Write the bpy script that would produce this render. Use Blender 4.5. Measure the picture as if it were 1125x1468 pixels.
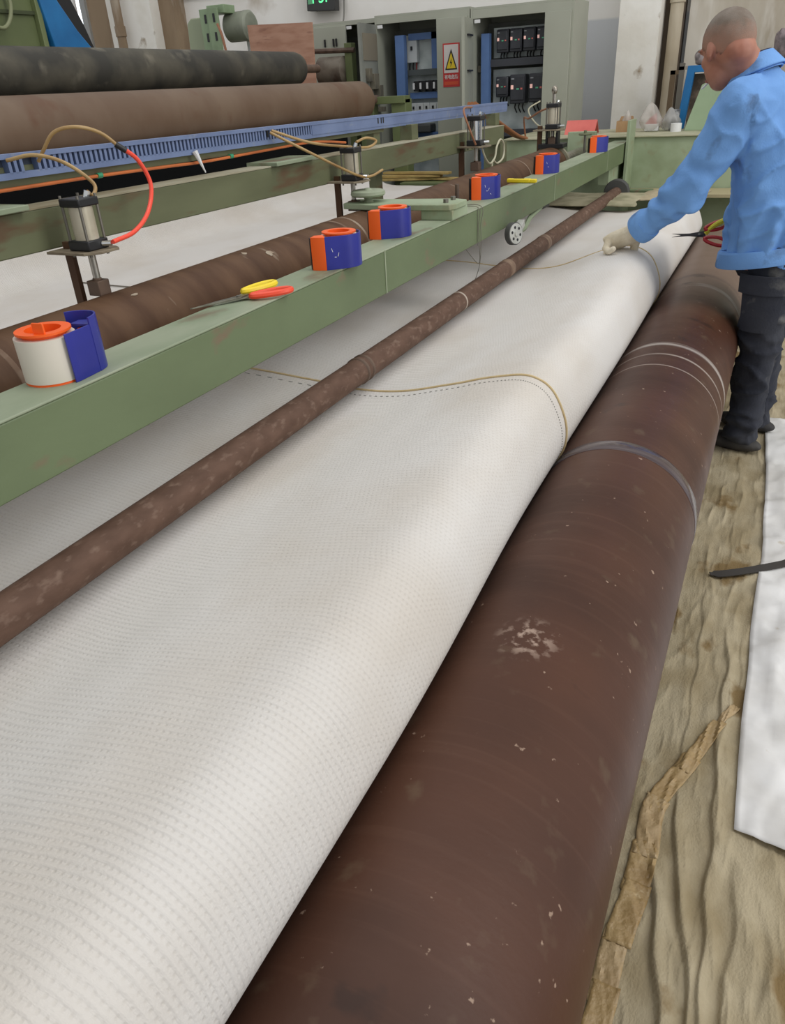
import bpy, bmesh, math, random
from mathutils import Vector, Matrix, noise as mnoise
from math import pi, sin, cos, sqrt, exp, atan2, radians

random.seed(7)
for o in list(bpy.data.objects):
    bpy.data.objects.remove(o)
scene = bpy.context.scene
COL = scene.collection

# ------------------------------------------------------------------ camera
cam_d = bpy.data.cameras.new('camera')
cam_d.sensor_fit = 'HORIZONTAL'; cam_d.sensor_width = 36.0
cam_d.lens = 36.0 * 1072.0 / 1125.0
cam_d.clip_start = 0.02; cam_d.clip_end = 100
cam = bpy.data.objects.new('camera', cam_d); COL.objects.link(cam)
cam.matrix_world = Matrix((
    (0.9030929671904866, -0.17074672699512436, 0.3940414290801602, 0.0),
    (0.4263876154837035, 0.4658076749304581, -0.7753817197600172, 0.0),
    (-0.05115363108523072, 0.8682561633506168, 0.4934719250681471, 1.45),
    (0, 0, 0, 1)))
scene.camera = cam

# ------------------------------------------------------------------ world, lights, exposure
w = bpy.data.worlds.new('hall_daylight'); scene.world = w; w.use_nodes = True
w.node_tree.nodes['Background'].inputs['Color'].default_value = (0.97, 0.985, 1.0, 1)
w.node_tree.nodes['Background'].inputs['Strength'].default_value = 0.56

def area(name, loc, target, sx, sy, power, col=(1, 1, 1)):
    d = bpy.data.lights.new(name, 'AREA'); d.shape = 'RECTANGLE'; d.size = sx; d.size_y = sy
    d.energy = power; d.color = col
    o = bpy.data.objects.new(name, d); COL.objects.link(o); o.location = loc
    o.rotation_euler = (Vector(target) - Vector(loc)).to_track_quat('-Z', 'Y').to_euler()
    return o
area('roof_skylight', (0.6, 3.0, 7.0), (-0.3, 3.0, 0), 2.2, 12.0, 150, (1.0, 0.985, 0.96))
area('side_windows', (6.5, 2.0, 4.6), (-1.0, 3.5, 0.7), 2.5, 9.0, 235, (1.0, 0.99, 0.97))
vs = scene.view_settings
vs.view_transform = 'Standard'; vs.look = 'None'; vs.gamma = 1.0; vs.exposure = 0.22
vs.use_curve_mapping = False

# ------------------------------------------------------------------ helpers
def lin(c):
    c /= 255.0
    return c / 12.92 if c <= 0.04045 else ((c + 0.055) / 1.055) ** 2.4
def rgb(r, g, b): return (lin(r), lin(g), lin(b), 1.0)

MATS = {}
def mat(name, col, rough=0.6, metal=0.0, col2=None, scale=6.0, lo=0.4, hi=0.65, detail=5, stretch=(1, 1, 1),
        col3=None, scale3=30.0, lo3=0.62, hi3=0.7, bump=0.0, bscale=80.0, emit=None, spec=0.5, alpha=1.0, rvar=0.0):
    if name in MATS: return MATS[name]
    m = bpy.data.materials.new(name); m.use_nodes = True
    nt = m.node_tree; N = nt.nodes; L = nt.links
    b = N['Principled BSDF']
    b.inputs['Base Color'].default_value = rgb(*col)
    b.inputs['Roughness'].default_value = rough; b.inputs['Metallic'].default_value = metal
    b.inputs['Specular IOR Level'].default_value = spec
    if alpha < 1: b.inputs['Alpha'].default_value = alpha
    tc = mp = None
    def coords():
        nonlocal tc, mp
        if mp is None:
            tc = N.new('ShaderNodeTexCoord'); mp = N.new('ShaderNodeMapping')
            mp.inputs['Scale'].default_value = stretch
            L.new(tc.outputs['Object'], mp.inputs['Vector'])
        return mp.outputs['Vector']
    out = None
    if col2:
        n = N.new('ShaderNodeTexNoise'); n.inputs['Scale'].default_value = scale; n.inputs['Detail'].default_value = detail
        L.new(coords(), n.inputs['Vector'])
        r = N.new('ShaderNodeMapRange'); r.inputs['From Min'].default_value = lo; r.inputs['From Max'].default_value = hi
        L.new(n.outputs['Fac'], r.inputs['Value'])
        mx = N.new('ShaderNodeMix'); mx.data_type = 'RGBA'
        mx.inputs['A'].default_value = rgb(*col); mx.inputs['B'].default_value = rgb(*col2)
        L.new(r.outputs['Result'], mx.inputs['Factor']); out = mx.outputs['Result']
        if rvar:
            rr = N.new('ShaderNodeMapRange'); rr.inputs['To Min'].default_value = rough; rr.inputs['To Max'].default_value = rough + rvar
            L.new(r.outputs['Result'], rr.inputs['Value']); L.new(rr.outputs['Result'], b.inputs['Roughness'])
    if col3:
        n = N.new('ShaderNodeTexNoise'); n.inputs['Scale'].default_value = scale3; n.inputs['Detail'].default_value = 6
        L.new(coords(), n.inputs['Vector'])
        r = N.new('ShaderNodeMapRange'); r.inputs['From Min'].default_value = lo3; r.inputs['From Max'].default_value = hi3
        L.new(n.outputs['Fac'], r.inputs['Value'])
        mx = N.new('ShaderNodeMix'); mx.data_type = 'RGBA'
        if out: L.new(out, mx.inputs['A'])
        else: mx.inputs['A'].default_value = rgb(*col)
        mx.inputs['B'].default_value = rgb(*col3)
        L.new(r.outputs['Result'], mx.inputs['Factor']); out = mx.outputs['Result']
    if out: L.new(out, b.inputs['Base Color'])
    if bump:
        n = N.new('ShaderNodeTexNoise'); n.inputs['Scale'].default_value = bscale; n.inputs['Detail'].default_value = 4
        L.new(coords(), n.inputs['Vector'])
        bp = N.new('ShaderNodeBump'); bp.inputs['Strength'].default_value = bump; bp.inputs['Distance'].default_value = 0.01
        L.new(n.outputs['Fac'], bp.inputs['Height']); L.new(bp.outputs['Normal'], b.inputs['Normal'])
    if emit:
        b.inputs['Emission Color'].default_value = rgb(*col); b.inputs['Emission Strength'].default_value = emit
    MATS[name] = m
    return m

def catmull(pts, k=8):
    pts = [Vector(p) for p in pts]
    if len(pts) < 3: return pts
    P = [pts[0] * 2 - pts[1]] + pts + [pts[-1] * 2 - pts[-2]]
    out = []
    for i in range(1, len(P) - 2):
        p0, p1, p2, p3 = P[i - 1], P[i], P[i + 1], P[i + 2]
        for j in range(k):
            t = j / k
            out.append(0.5 * ((2 * p1) + (p2 - p0) * t + (2 * p0 - 5 * p1 + 4 * p2 - p3) * t * t + (3 * p1 - p0 - 3 * p2 + p3) * t ** 3))
    out.append(pts[-1])
    return out

class MB:
    """collects geometry; build() links it as one mesh object"""
    def __init__(s, origin=(0, 0, 0)):
        s.v = []; s.f = []; s.o = Vector(origin); s.X = Matrix.Identity(4)
    def add(s, vs, fs):
        b = len(s.v)
        s.v += [s.X @ Vector(p) - s.o for p in vs]
        s.f += [tuple(i + b for i in f) for f in fs]
        return s
    def box(s, c, d, M=None):
        hx, hy, hz = d[0] / 2, d[1] / 2, d[2] / 2
        vs = [Vector((x, y, z)) for x in (-hx, hx) for y in (-hy, hy) for z in (-hz, hz)]
        if M is not None: vs = [M @ p for p in vs]
        vs = [p + Vector(c) for p in vs]
        return s.add(vs, [(0, 1, 3, 2), (4, 6, 7, 5), (0, 4, 5, 1), (2, 3, 7, 6), (0, 2, 6, 4), (1, 5, 7, 3)])
    def bx(s, x0, x1, y0, y1, z0, z1):
        return s.box(((x0 + x1) / 2, (y0 + y1) / 2, (z0 + z1) / 2), (abs(x1 - x0), abs(y1 - y0), abs(z1 - z0)))
    def ring(s, c, ax, r, n, phase=0.0):
        ax = Vector(ax).normalized(); u = ax.orthogonal().normalized(); v = ax.cross(u)
        return [Vector(c) + (u * cos(2 * pi * i / n + phase) + v * sin(2 * pi * i / n + phase)) * r for i in range(n)]
    def cyl(s, p0, p1, r0, r1=None, n=20, caps=True, phase=0.0):
        r1 = r0 if r1 is None else r1
        p0 = Vector(p0); p1 = Vector(p1); ax = p1 - p0
        vs = s.ring(p0, ax, r0, n, phase) + s.ring(p1, ax, r1, n, phase)
        fs = [(i, (i + 1) % n, n + (i + 1) % n, n + i) for i in range(n)]
        if caps: fs += [tuple(range(n - 1, -1, -1)), tuple(range(n, 2 * n))]
        return s.add(vs, fs)
    def revolve(s, p0, axis, prof, n=24, closed=False):
        """prof: (distance along axis, radius)"""
        p0 = Vector(p0); ax = Vector(axis).normalized(); vs = []; fs = []
        for (t, r) in prof: vs += s.ring(p0 + ax * t, ax, max(r, 1e-5), n)
        m = len(prof)
        for j in range(m if closed else m - 1):
            a, b = j * n, ((j + 1) % m) * n
            fs += [(a + i, a + (i + 1) % n, b + (i + 1) % n, b + i) for i in range(n)]
        if not closed:
            fs += [tuple(range(n - 1, -1, -1)), tuple(range((m - 1) * n, m * n))]
        return s.add(vs, fs)
    def tube(s, pts, r, n=8, k=8, smooth=True):
        P = catmull(pts, k) if smooth else [Vector(p) for p in pts]
        m = len(P); vs = []; fs = []
        T = [(P[min(i + 1, m - 1)] - P[max(i - 1, 0)]).normalized() for i in range(m)]
        u = T[0].orthogonal().normalized()
        for i in range(m):
            u = (u - T[i] * u.dot(T[i])).normalized(); v = T[i].cross(u)
            rr = r if not callable(r) else r(i / (m - 1))
            vs += [P[i] + (u * cos(2 * pi * j / n) + v * sin(2 * pi * j / n)) * rr for j in range(n)]
        for i in range(m - 1):
            fs += [(i * n + j, i * n + (j + 1) % n, (i + 1) * n + (j + 1) % n, (i + 1) * n + j) for j in range(n)]
        fs += [tuple(range(n - 1, -1, -1)), tuple(range((m - 1) * n, m * n))]
        return s.add(vs, fs)
    def prism(s, poly, O, U, V, Wd):
        """polygon in (U,V) from O, extruded by vector Wd"""
        O = Vector(O); U = Vector(U); V = Vector(V); Wd = Vector(Wd); n = len(poly)
        vs = [O + U * a + V * b for a, b in poly]; vs += [p + Wd for p in vs]
        fs = [tuple(range(n - 1, -1, -1)), tuple(range(n, 2 * n))]
        fs += [(i, (i + 1) % n, n + (i + 1) % n, n + i) for i in range(n)]
        return s.add(vs, fs)
    def ribbon(s, pts, h, t, up=(0, 0, 1)):
        """vertical strip of height h and thickness t along pts"""
        P = [Vector(p) for p in pts]; up = Vector(up); m = len(P); vs = []; fs = []
        for i in range(m):
            d = (P[min(i + 1, m - 1)] - P[max(i - 1, 0)]).normalized(); nn = d.cross(up).normalized() * (t / 2)
            vs += [P[i] - nn, P[i] + nn, P[i] + nn + up * h, P[i] - nn + up * h]
        for i in range(m - 1):
            a = i * 4; b = a + 4
            fs += [(a + j, a + (j + 1) % 4, b + (j + 1) % 4, b + j) for j in range(4)]
        fs += [(3, 2, 1, 0), tuple(range((m - 1) * 4, m * 4))]
        return s.add(vs, fs)
    def ell(s, c, r, M=None, nu=16, nv=10):
        vs = []; fs = []
        for j in range(nv + 1):
            t = pi * j / nv
            for i in range(nu):
                p = 2 * pi * i / nu
                q = Vector((r[0] * max(sin(t), 1e-4) * cos(p), r[1] * max(sin(t), 1e-4) * sin(p), r[2] * cos(t)))
                if M is not None: q = M @ q
                vs.append(q + Vector(c))
        for j in range(nv):
            for i in range(nu):
                fs.append((j * nu + i, (j + 1) * nu + i, (j + 1) * nu + (i + 1) % nu, j * nu + (i + 1) % nu))
        fs += [tuple(range(nu)), tuple(range((nv + 1) * nu - 1, nv * nu - 1, -1))]
        return s.add(vs, fs)
    def cap(s, p0, p1, r0, r1, n=14):
        p0 = Vector(p0); p1 = Vector(p1); L = (p1 - p0).length
        prof = [(-r0 * cos(a), r0 * sin(a)) for a in (0.15, 0.5, 0.9, 1.3)]
        prof += [(L + r1 * sin(a), r1 * cos(a)) for a in (0.2, 0.6, 1.0, 1.4)]
        return s.revolve(p0, p1 - p0, prof, n)
    def loft(s, rings, n=24):
        """rings: (centre, axis_a vector, axis_b vector)"""
        vs = []; fs = []
        for c, a, b in rings:
            c = Vector(c); a = Vector(a); b = Vector(b)
            vs += [c + a * cos(2 * pi * i / n) + b * sin(2 * pi * i / n) for i in range(n)]
        m = len(rings)
        for j in range(m - 1):
            fs += [(j * n + i, j * n + (i + 1) % n, (j + 1) * n + (i + 1) % n, (j + 1) * n + i) for i in range(n)]
        fs += [tuple(range(n - 1, -1, -1)), tuple(range((m - 1) * n, m * n))]
        return s.add(vs, fs)
    def grid(s, fn, nu, nv):
        vs = [fn(i / nu, j / nv) for j in range(nv + 1) for i in range(nu + 1)]
        fs = [(j * (nu + 1) + i, j * (nu + 1) + i + 1, (j + 1) * (nu + 1) + i + 1, (j + 1) * (nu + 1) + i) for j in range(nv) for i in range(nu)]
        return s.add(vs, fs)
    def mesh(s, name, m, ang=35):
        me = bpy.data.meshes.new(name)
        me.from_pydata([tuple(p) for p in s.v], [], s.f)
        bm = bmesh.new(); bm.from_mesh(me); bmesh.ops.recalc_face_normals(bm, faces=bm.faces); bm.to_mesh(me); bm.free()
        if m: me.materials.append(m)
        me.polygons.foreach_set('use_smooth', [True] * len(me.polygons))
        me.set_sharp_from_angle(angle=radians(ang))
        return me
    def build(s, name, m, parent=None, bev=0.0, ang=35):
        o = bpy.data.objects.new(name, s.mesh(name, m, ang)); COL.objects.link(o)
        if parent is not None: o.parent = parent
        else: o.location = s.o
        if bev:
            md = o.modifiers.new('bevel', 'BEVEL'); md.width = bev; md.segments = 2; md.limit_method = 'ANGLE'; md.angle_limit = radians(40)
        return o

def tag(o, label=None, cat=None, group=None, kind=None):
    if label: o['label'] = label
    if cat: o['category'] = cat
    if group: o['group'] = group
    if kind: o['kind'] = kind
    return o
def thing(name, label, cat, loc=(0, 0, 0), rz=0.0, group=None):
    o = bpy.data.objects.new(name, None); COL.objects.link(o); o.empty_display_size = 0.05
    o.location = loc; o.rotation_euler = (0, 0, rz)
    return tag(o, label, cat, group)
def dup(root, loc, rz=None, label=None, skip=()):
    r = root.copy(); COL.objects.link(r); r.location = loc
    if rz is not None: r.rotation_euler = (0, 0, rz)
    if label: r['label'] = label
    for ch in list(root.children):
        if ch.name.split('.')[0] in skip: continue
        c = ch.copy(); COL.objects.link(c); c.parent = r
        for g in list(ch.children):
            d = g.copy(); COL.objects.link(d); d.parent = c
    return r
def struct(name, mb, m, parent=None, bev=0.0):
    o = mb.build(name, m, parent, bev)
    if parent is None: o['kind'] = 'structure'
    return o

def text_obj(name, body, size, m, parent, loc, rot, ext=0.0006, off=0.0, align='CENTER', xs=1.0):
    cu = bpy.data.curves.new(name, 'FONT'); cu.body = body; cu.size = size; cu.extrude = ext; cu.offset = off
    cu.align_x = align; cu.align_y = 'CENTER'
    t = bpy.data.objects.new(name + '_tmp', cu); COL.objects.link(t)
    dg = bpy.context.evaluated_depsgraph_get(); dg.update()
    me = bpy.data.meshes.new_from_object(t.evaluated_get(dg))
    bpy.data.objects.remove(t)
    me.transform(Matrix.Diagonal((xs, 1, 1, 1)))
    me.materials.clear(); me.materials.append(m)
    o = bpy.data.objects.new(name, me); COL.objects.link(o); o.parent = parent; o.location = loc; o.rotation_euler = rot
    return o

def bake(o):
    """apply the modifiers of a mesh object"""
    dg = bpy.context.evaluated_depsgraph_get(); dg.update()
    me = bpy.data.meshes.new_from_object(o.evaluated_get(dg))
    old = o.data; o.modifiers.clear(); o.data = me; bpy.data.meshes.remove(old)
    return o

def fbm(x, y, z=0.0, octv=3):
    a = 0; k = 1.0
    for i in range(octv):
        a += mnoise.noise(Vector((x, y, z)) * (2 ** i)) * k; k *= 0.5
    return a
def smooth(a, b, t):
    t = max(0.0, min(1.0, (t - a) / (b - a))); return t * t * (3 - 2 * t)

# ------------------------------------------------------------------ materials
GREEN = mat('green_paint', (106, 120, 86), 0.5, 0, (96, 109, 77), 5, .4, .7, col3=(120, 104, 82), scale3=14, lo3=.64, hi3=.74, bump=.08, bscale=60, stretch=(1, .5, 1))
GREEN_TOP = mat('green_paint_dusty_lit', (152, 160, 136), 0.6, 0, (126, 140, 112), 7, .4, .65, col3=(116, 98, 78), scale3=7, lo3=.58, hi3=.68, stretch=(1, .4, 1))  # paler than the beam side: dust plus light from above, both in the colour
GREEN_OLD = mat('green_paint_rusty', (108, 112, 82), 0.6, 0, (95, 98, 70), 6, .4, .65, col3=(98, 78, 54), scale3=11, lo3=.56, hi3=.68, stretch=(1, .35, 1.6))
GREEN_LIGHT = mat('green_paint_pale', (158, 172, 142), 0.55, 0, (136, 148, 116), 4, .4, .65, col3=(138, 124, 92), scale3=6, lo3=.58, hi3=.72)
GREEN_MACH = mat('green_machine_paint', (106, 116, 76), 0.5, 0, (92, 102, 66), 3)
CAB = mat('cabinet_grey_green', (164, 166, 152), 0.5, 0, (156, 158, 144), 2)
CAB_IN = mat('cabinet_inside_grey', (140, 142, 134), 0.6, 0, (106, 108, 102), 3)
CAB_PLATE = mat('zinc_mounting_plate', (204, 212, 210), 0.45, 0.0, (150, 160, 160), 4)
BLUE_RAIL = mat('blue_grey_paint', (118, 134, 170), 0.5, 0, (104, 120, 156), 6, col3=(140, 146, 156), scale3=30, lo3=.62, hi3=.75)
BLUE_UP = mat('blue_upright_paint', (92, 122, 172), 0.5, 0, (82, 110, 158), 4)
BLUE_FRAME = mat('bright_blue_paint', (30, 116, 176), 0.45, 0, (24, 102, 160), 5)
RUST = mat('brown_roller_rust', (98, 72, 52), 0.55, 0.0, (78, 53, 36), 5, .38, .68, stretch=(1, 3, 1), col3=(150, 134, 116), scale3=9, lo3=.66, hi3=.80, bump=.06, bscale=40, spec=.25)
RUST_PIPE = mat('rusty_pipe', (104, 80, 67), 0.7, 0.0, (88, 66, 54), 34, .35, .7, stretch=(1, .5, 1), col3=(134, 112, 98), scale3=60, lo3=.55, hi3=.8, bump=.15, bscale=90, spec=.25)
RUST_DARK = mat('dark_rusty_steel', (104, 84, 70), 0.6, 0.1, (78, 62, 52), 14)
BLACK = mat('black_plastic', (30, 30, 32), 0.45)
VOID_SHADE = mat('black_void_shade', (10, 11, 12), 0.9, spec=0.1)  # near-black that paints the shade of the gap behind the rear beam
STEEL = mat('steel', (176, 172, 164), 0.32, 0.85, (150, 142, 130), 20)
STEEL_DULL = mat('dull_aluminium', (204, 196, 176), 0.38, 0.25, (176, 166, 144), 16)
CHROME = mat('bright_chrome', (210, 212, 212), 0.15, 0.95)
BOLT = mat('bolt_steel', (120, 116, 108), 0.45, 0.7)
ORANGE = mat('orange_plastic', (255, 104, 30), 0.4, 0, (250, 96, 26), 5)
BLUE_PLASTIC = mat('navy_blue_plastic', (42, 48, 146), 0.35, 0, (36, 42, 134), 8, col3=(120, 128, 190), scale3=60, lo3=.72, hi3=.8)
TAPE_WHITE = mat('white_tape_roll', (226, 218, 204), 0.45, 0, (214, 206, 192), 3)
RED_HOSE = mat('red_hose', (248, 84, 62), 0.35)
TAN_HOSE = mat('yellowed_hose', (176, 146, 96), 0.4, 0, (150, 116, 70), 12)
CLEAR_HOSE = mat('clear_hose', (190, 186, 160), 0.3)
ORANGE_CABLE = mat('orange_cable', (204, 112, 56), 0.5, 0, (180, 96, 48), 6)
YELLOW = mat('yellow_plastic', (244, 216, 40), 0.4)
RED = mat('red_plastic', (238, 76, 44), 0.4)
RED_SC = mat('red_scissor_handle', (176, 40, 44), 0.4)
BLADE = mat('scissor_blade', (150, 148, 136), 0.35, 0.7, (120, 116, 104), 30)
BLADE_DARK = mat('dark_scissor_blade', (66, 62, 60), 0.4, 0.5)
PINK_RED = mat('faded_red_plastic', (214, 108, 98), 0.5, 0, (202, 94, 86), 6)
CARD = mat('brown_cardboard', (176, 142, 104), 0.8, 0, (160, 126, 90), 8)
WHITE_PL = mat('white_plastic', (226, 226, 226), 0.5)
PLY = mat('reddish_plywood', (182, 140, 118), 0.75, 0, (166, 122, 100), 5, .4, .62, stretch=(1, 1, 4), col3=(128, 86, 72), scale3=3, lo3=.62, hi3=.72)
STRING = mat('thin_string', (120, 116, 104), 0.8)
CORD = mat('tan_seam_cord', (212, 190, 146), 0.8, 0, (200, 176, 130), 40)
STITCH = mat('grey_stitch_thread', (156, 154, 148), 0.8)

# ------------------------------------------------------------------ the hall
FLOOR = mat('concrete_floor', (128, 122, 112), 0.8, 0, (108, 102, 94), 3)
struct('floor', MB().bx(-10, 4, -3, 8.4, -0.1, 0), FLOOR)

def wall_mat():
    m = mat('plaster_wall', (240, 237, 232), 0.85, 0, (226, 221, 214), 1.2, .42, .66, col3=(168, 152, 130), scale3=1.6, lo3=.6, hi3=.78, bump=.15, bscale=20)
    nt = m.node_tree; N = nt.nodes; L = nt.links; b = N['Principled BSDF']
    src = b.inputs['Base Color'].links[0].from_socket
    geo = N.new('ShaderNodeNewGeometry'); sp = N.new('ShaderNodeSeparateXYZ'); L.new(geo.outputs['Position'], sp.inputs[0])
    # grey painted dado on the bay right of the cabinets
    def band(sock, a, bb):
        r = N.new('ShaderNodeMapRange'); r.inputs['From Min'].default_value = a; r.inputs['From Max'].default_value = bb; L.new(sock, r.inputs['Value']); return r.outputs['Result']
    z = band(sp.outputs['Z'], 1.90, 1.88); x = band(sp.outputs['X'], -2.6, -2.55)
    mu = N.new('ShaderNodeMath'); mu.operation = 'MULTIPLY'; L.new(z, mu.inputs[0]); L.new(x, mu.inputs[1])
    mx = N.new('ShaderNodeMix'); mx.data_type = 'RGBA'; L.new(src, mx.inputs['A']); mx.inputs['B'].default_value = rgb(206, 208, 211)
    L.new(mu.outputs[0], mx.inputs['Factor']); L.new(mx.outputs['Result'], b.inputs['Base Color'])
    return m
struct('wall_back', MB().bx(-10, 4, 8.2, 8.4, 0, 4.2), wall_mat())
COLM = mat('flaking_white_column', (240, 237, 230), 0.85, 0, (226, 221, 210), 3, col3=(150, 130, 104), scale3=5, lo3=.62, hi3=.72, bump=.2, bscale=25)
struct('trim_1', MB().bx(-1.50, -1.16, 7.8, 8.2, 0, 4.2), COLM)
STAINED = mat('stained_grey_wall', (206, 200, 188), 0.9, 0, (168, 156, 136), 3, .38, .66, stretch=(1, 1, .25), col3=(226, 222, 214), scale3=4, lo3=.5, hi3=.62, bump=.15, bscale=18)
struct('trim_2', MB().bx(-0.96, 4, 8.08, 8.2, 0, 4.2), STAINED)
PIPEM = mat('cream_drainpipe', (196, 186, 166), 0.7, 0, (168, 154, 130), 5, stretch=(1, 1, .3))
BROWNST = mat('brown_stained_plaster', (150, 130, 106), 0.9, 0, (120, 100, 80), 3, stretch=(1, 1, .3), col3=(196, 186, 170), scale3=3, lo3=.52, hi3=.65)
# recess beside the column, drainpipes
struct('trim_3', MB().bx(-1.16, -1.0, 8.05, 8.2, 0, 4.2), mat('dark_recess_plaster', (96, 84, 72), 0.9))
dp = MB((-1.055, 7.98, 0)); dp.cyl((-1.055, 7.98, 0), (-1.055, 7.98, 4.2), .055, n=18)
for z in (0.9, 1.95, 3.0): dp.cyl((-1.055, 7.98, z), (-1.055, 7.98, z + .08), .064, n=18)
tag(dp.build('drainpipe', PIPEM), 'cream vertical drainpipe beside the white column', 'pipe')
# left corner: pilasters, brown stained bands
struct('trim_4', MB().bx(-7.24, -6.62, 7.85, 8.2, 0, 4.2), COLM)
struct('trim_5', MB().bx(-6.62, -6.42, 8.0, 8.2, 0, 4.2), BROWNST)
struct('trim_6', MB().bx(-7.62, -7.24, 7.95, 8.2, 0, 4.2), BROWNST)
for i, (x, r, lab) in enumerate(((-7.68, .06, 'pale downpipe in the corner left of the stained pilaster'), (-7.02, .05, 'brown streaked downpipe on the pilaster above the black roller'))):
    d = MB((x, 7.76, 0)); d.cyl((x, 7.76, 0), (x, 7.76, 4.2), r, n=16); d.cyl((x, 7.76, 2.1), (x, 7.76, 2.2), r + .01, n=16)
    tag(d.build('downpipe', WHITE_PL if i == 0 else BROWNST), lab, 'pipe')
win = struct('window_1', MB((-8.6, 8.12, 2.3)).bx(-9.2, -7.78, 8.12, 8.2, 1.2, 3.4), mat('window_daylight', (236, 242, 250), 0.5, emit=1.6))
MB((-8.6, 8.12, 2.3)).bx(-7.86, -7.78, 8.08, 8.12, 1.2, 3.4).bx(-8.55, -8.5, 8.08, 8.12, 1.2, 3.4).build('window_frame', mat('window_frame', (150, 150, 148), .6), win)
struct('trim_7', MB().bx(-6.4, -5.3, 8.15, 8.2, 2.44, 2.6), mat('brown_beam_strip', (112, 98, 90), .8))

# ------------------------------------------------------------------ floor coverings on the right
CREASES = []   # long creases in the canvas that run beside the roller: points, height, width
for pts_, h_, w_ in (([(0, 2.23), (.012, 1.96), (.018, 1.77), (.02, 1.54), (.022, 1.35)], .006, .010),
                     ([(.077, 1.99), (.095, 1.80), (.09, 1.6), (.098, 1.43), (.107, 1.23), (.107, 1.07), (.114, .94), (.12, .7)], .016, .013),
                     ([(.013, 1.37), (.035, 1.20), (.044, 1.11), (.067, 1.02), (.088, .90), (.103, .82), (.115, .6)], .020, .013),
                     ([(.0, 1.18), (.007, 1.076), (.025, .956), (.054, .795), (.07, .6)], .026, .015),
                     ([(.024, 1.172), (.047, 1.076), (.074, .992), (.085, .93)], .010, .010),
                     ([(.155, 1.20), (.165, 1.0), (.15, .8), (.16, .6)], .014, .022),
                     ([(.21, 1.12), (.23, .98), (.21, .8)], .016, .03), ([(.26, 1.15), (.30, .95), (.29, .7)], .014, .025),
                     ([(.12, 2.0), (.13, 1.8), (.125, 1.65)], .006, .01), ([(.05, 2.7), (.06, 2.4), (.055, 2.2)], .004, .012), ([(.03, 3.3), (.05, 3.0), (.045, 2.8)], .004, .012)):
    CREASES.append((catmull([(x, y, 0) for x, y in pts_], 6), h_ * .62, w_ * .75))
def tarp_z(x, y):
    z = .007 + .005 * fbm(x * 5, y * 3.2) + .0024 * fbm(x * 17 + 5, y * 8)
    z += .007 * max(0, .42 - abs(fbm(x * 9 + 2, y * 3.1, 7, 2)) * 1.7) ** 2 * 4 + .004 * max(0, .42 - abs(fbm(x * 16, y * 8, 3, 2)) * 1.7) ** 2 * 4
    for P_, h_, w_ in CREASES:
        if not (P_[-1].y - .1 < y < P_[0].y + .1): continue
        best = None
        for i in range(len(P_) - 1):
            if P_[i + 1].y <= y <= P_[i].y:
                t = (P_[i].y - y) / max(1e-6, P_[i].y - P_[i + 1].y); best = P_[i].x + (P_[i + 1].x - P_[i].x) * t
        if best is None: continue
        e = smooth(P_[0].y, P_[0].y - .15, y) if P_[0].y - y < .15 else 1.0
        e *= smooth(P_[-1].y, P_[-1].y + .12, y) if y > .55 else 1.0
        best += .004 * sin(y * 31 + h_ * 900)
        d = (x - best) / w_
        # steep on the right, gently sloping on the left like a tucked fold
        z += h_ * e * (exp(-(d * 2.6) ** 2) if d < 0 else exp(-(d / 2.4) ** 2))
    for k, yc in enumerate((1.95, 2.28, 2.62, 3.0, 3.5, 4.2)):
        d = (y - yc - .03 * sin(x * 9 + k)) / .012
        z += .0035 * exp(-d * d)
    return max(z * (.4 if x < -.10 else 1), .001)
def tarp():
    x0, x1, y0, y1 = -0.30, 1.05, 0.1, 6.0
    def fn(u, v):
        y = y0 + (y1 - y0) * (v ** 1.9); x = x0 + .22 * u / .1 if u < .1 else (-.08 + .36 * (u - .1) / .72 if u < .82 else .28 + .77 * (u - .82) / .18)
        return (x, y, tarp_z(x, y))
    b = MB(); b.grid(fn, 260, 330)
    m = mat('beige_canvas', (176, 163, 135), 0.85, 0, (150, 135, 104), 5.5, .40, .64, col3=(126, 104, 66), scale3=3.4, lo3=.585, hi3=.64, bump=.3, bscale=150, stretch=(1.5, 1, 1))
    o = b.build('tarpaulin', m, ang=180)
    return tag(o, 'creased beige canvas tarpaulin spread over the floor beside the brown roller', 'tarpaulin')
TARP = tarp()

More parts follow.
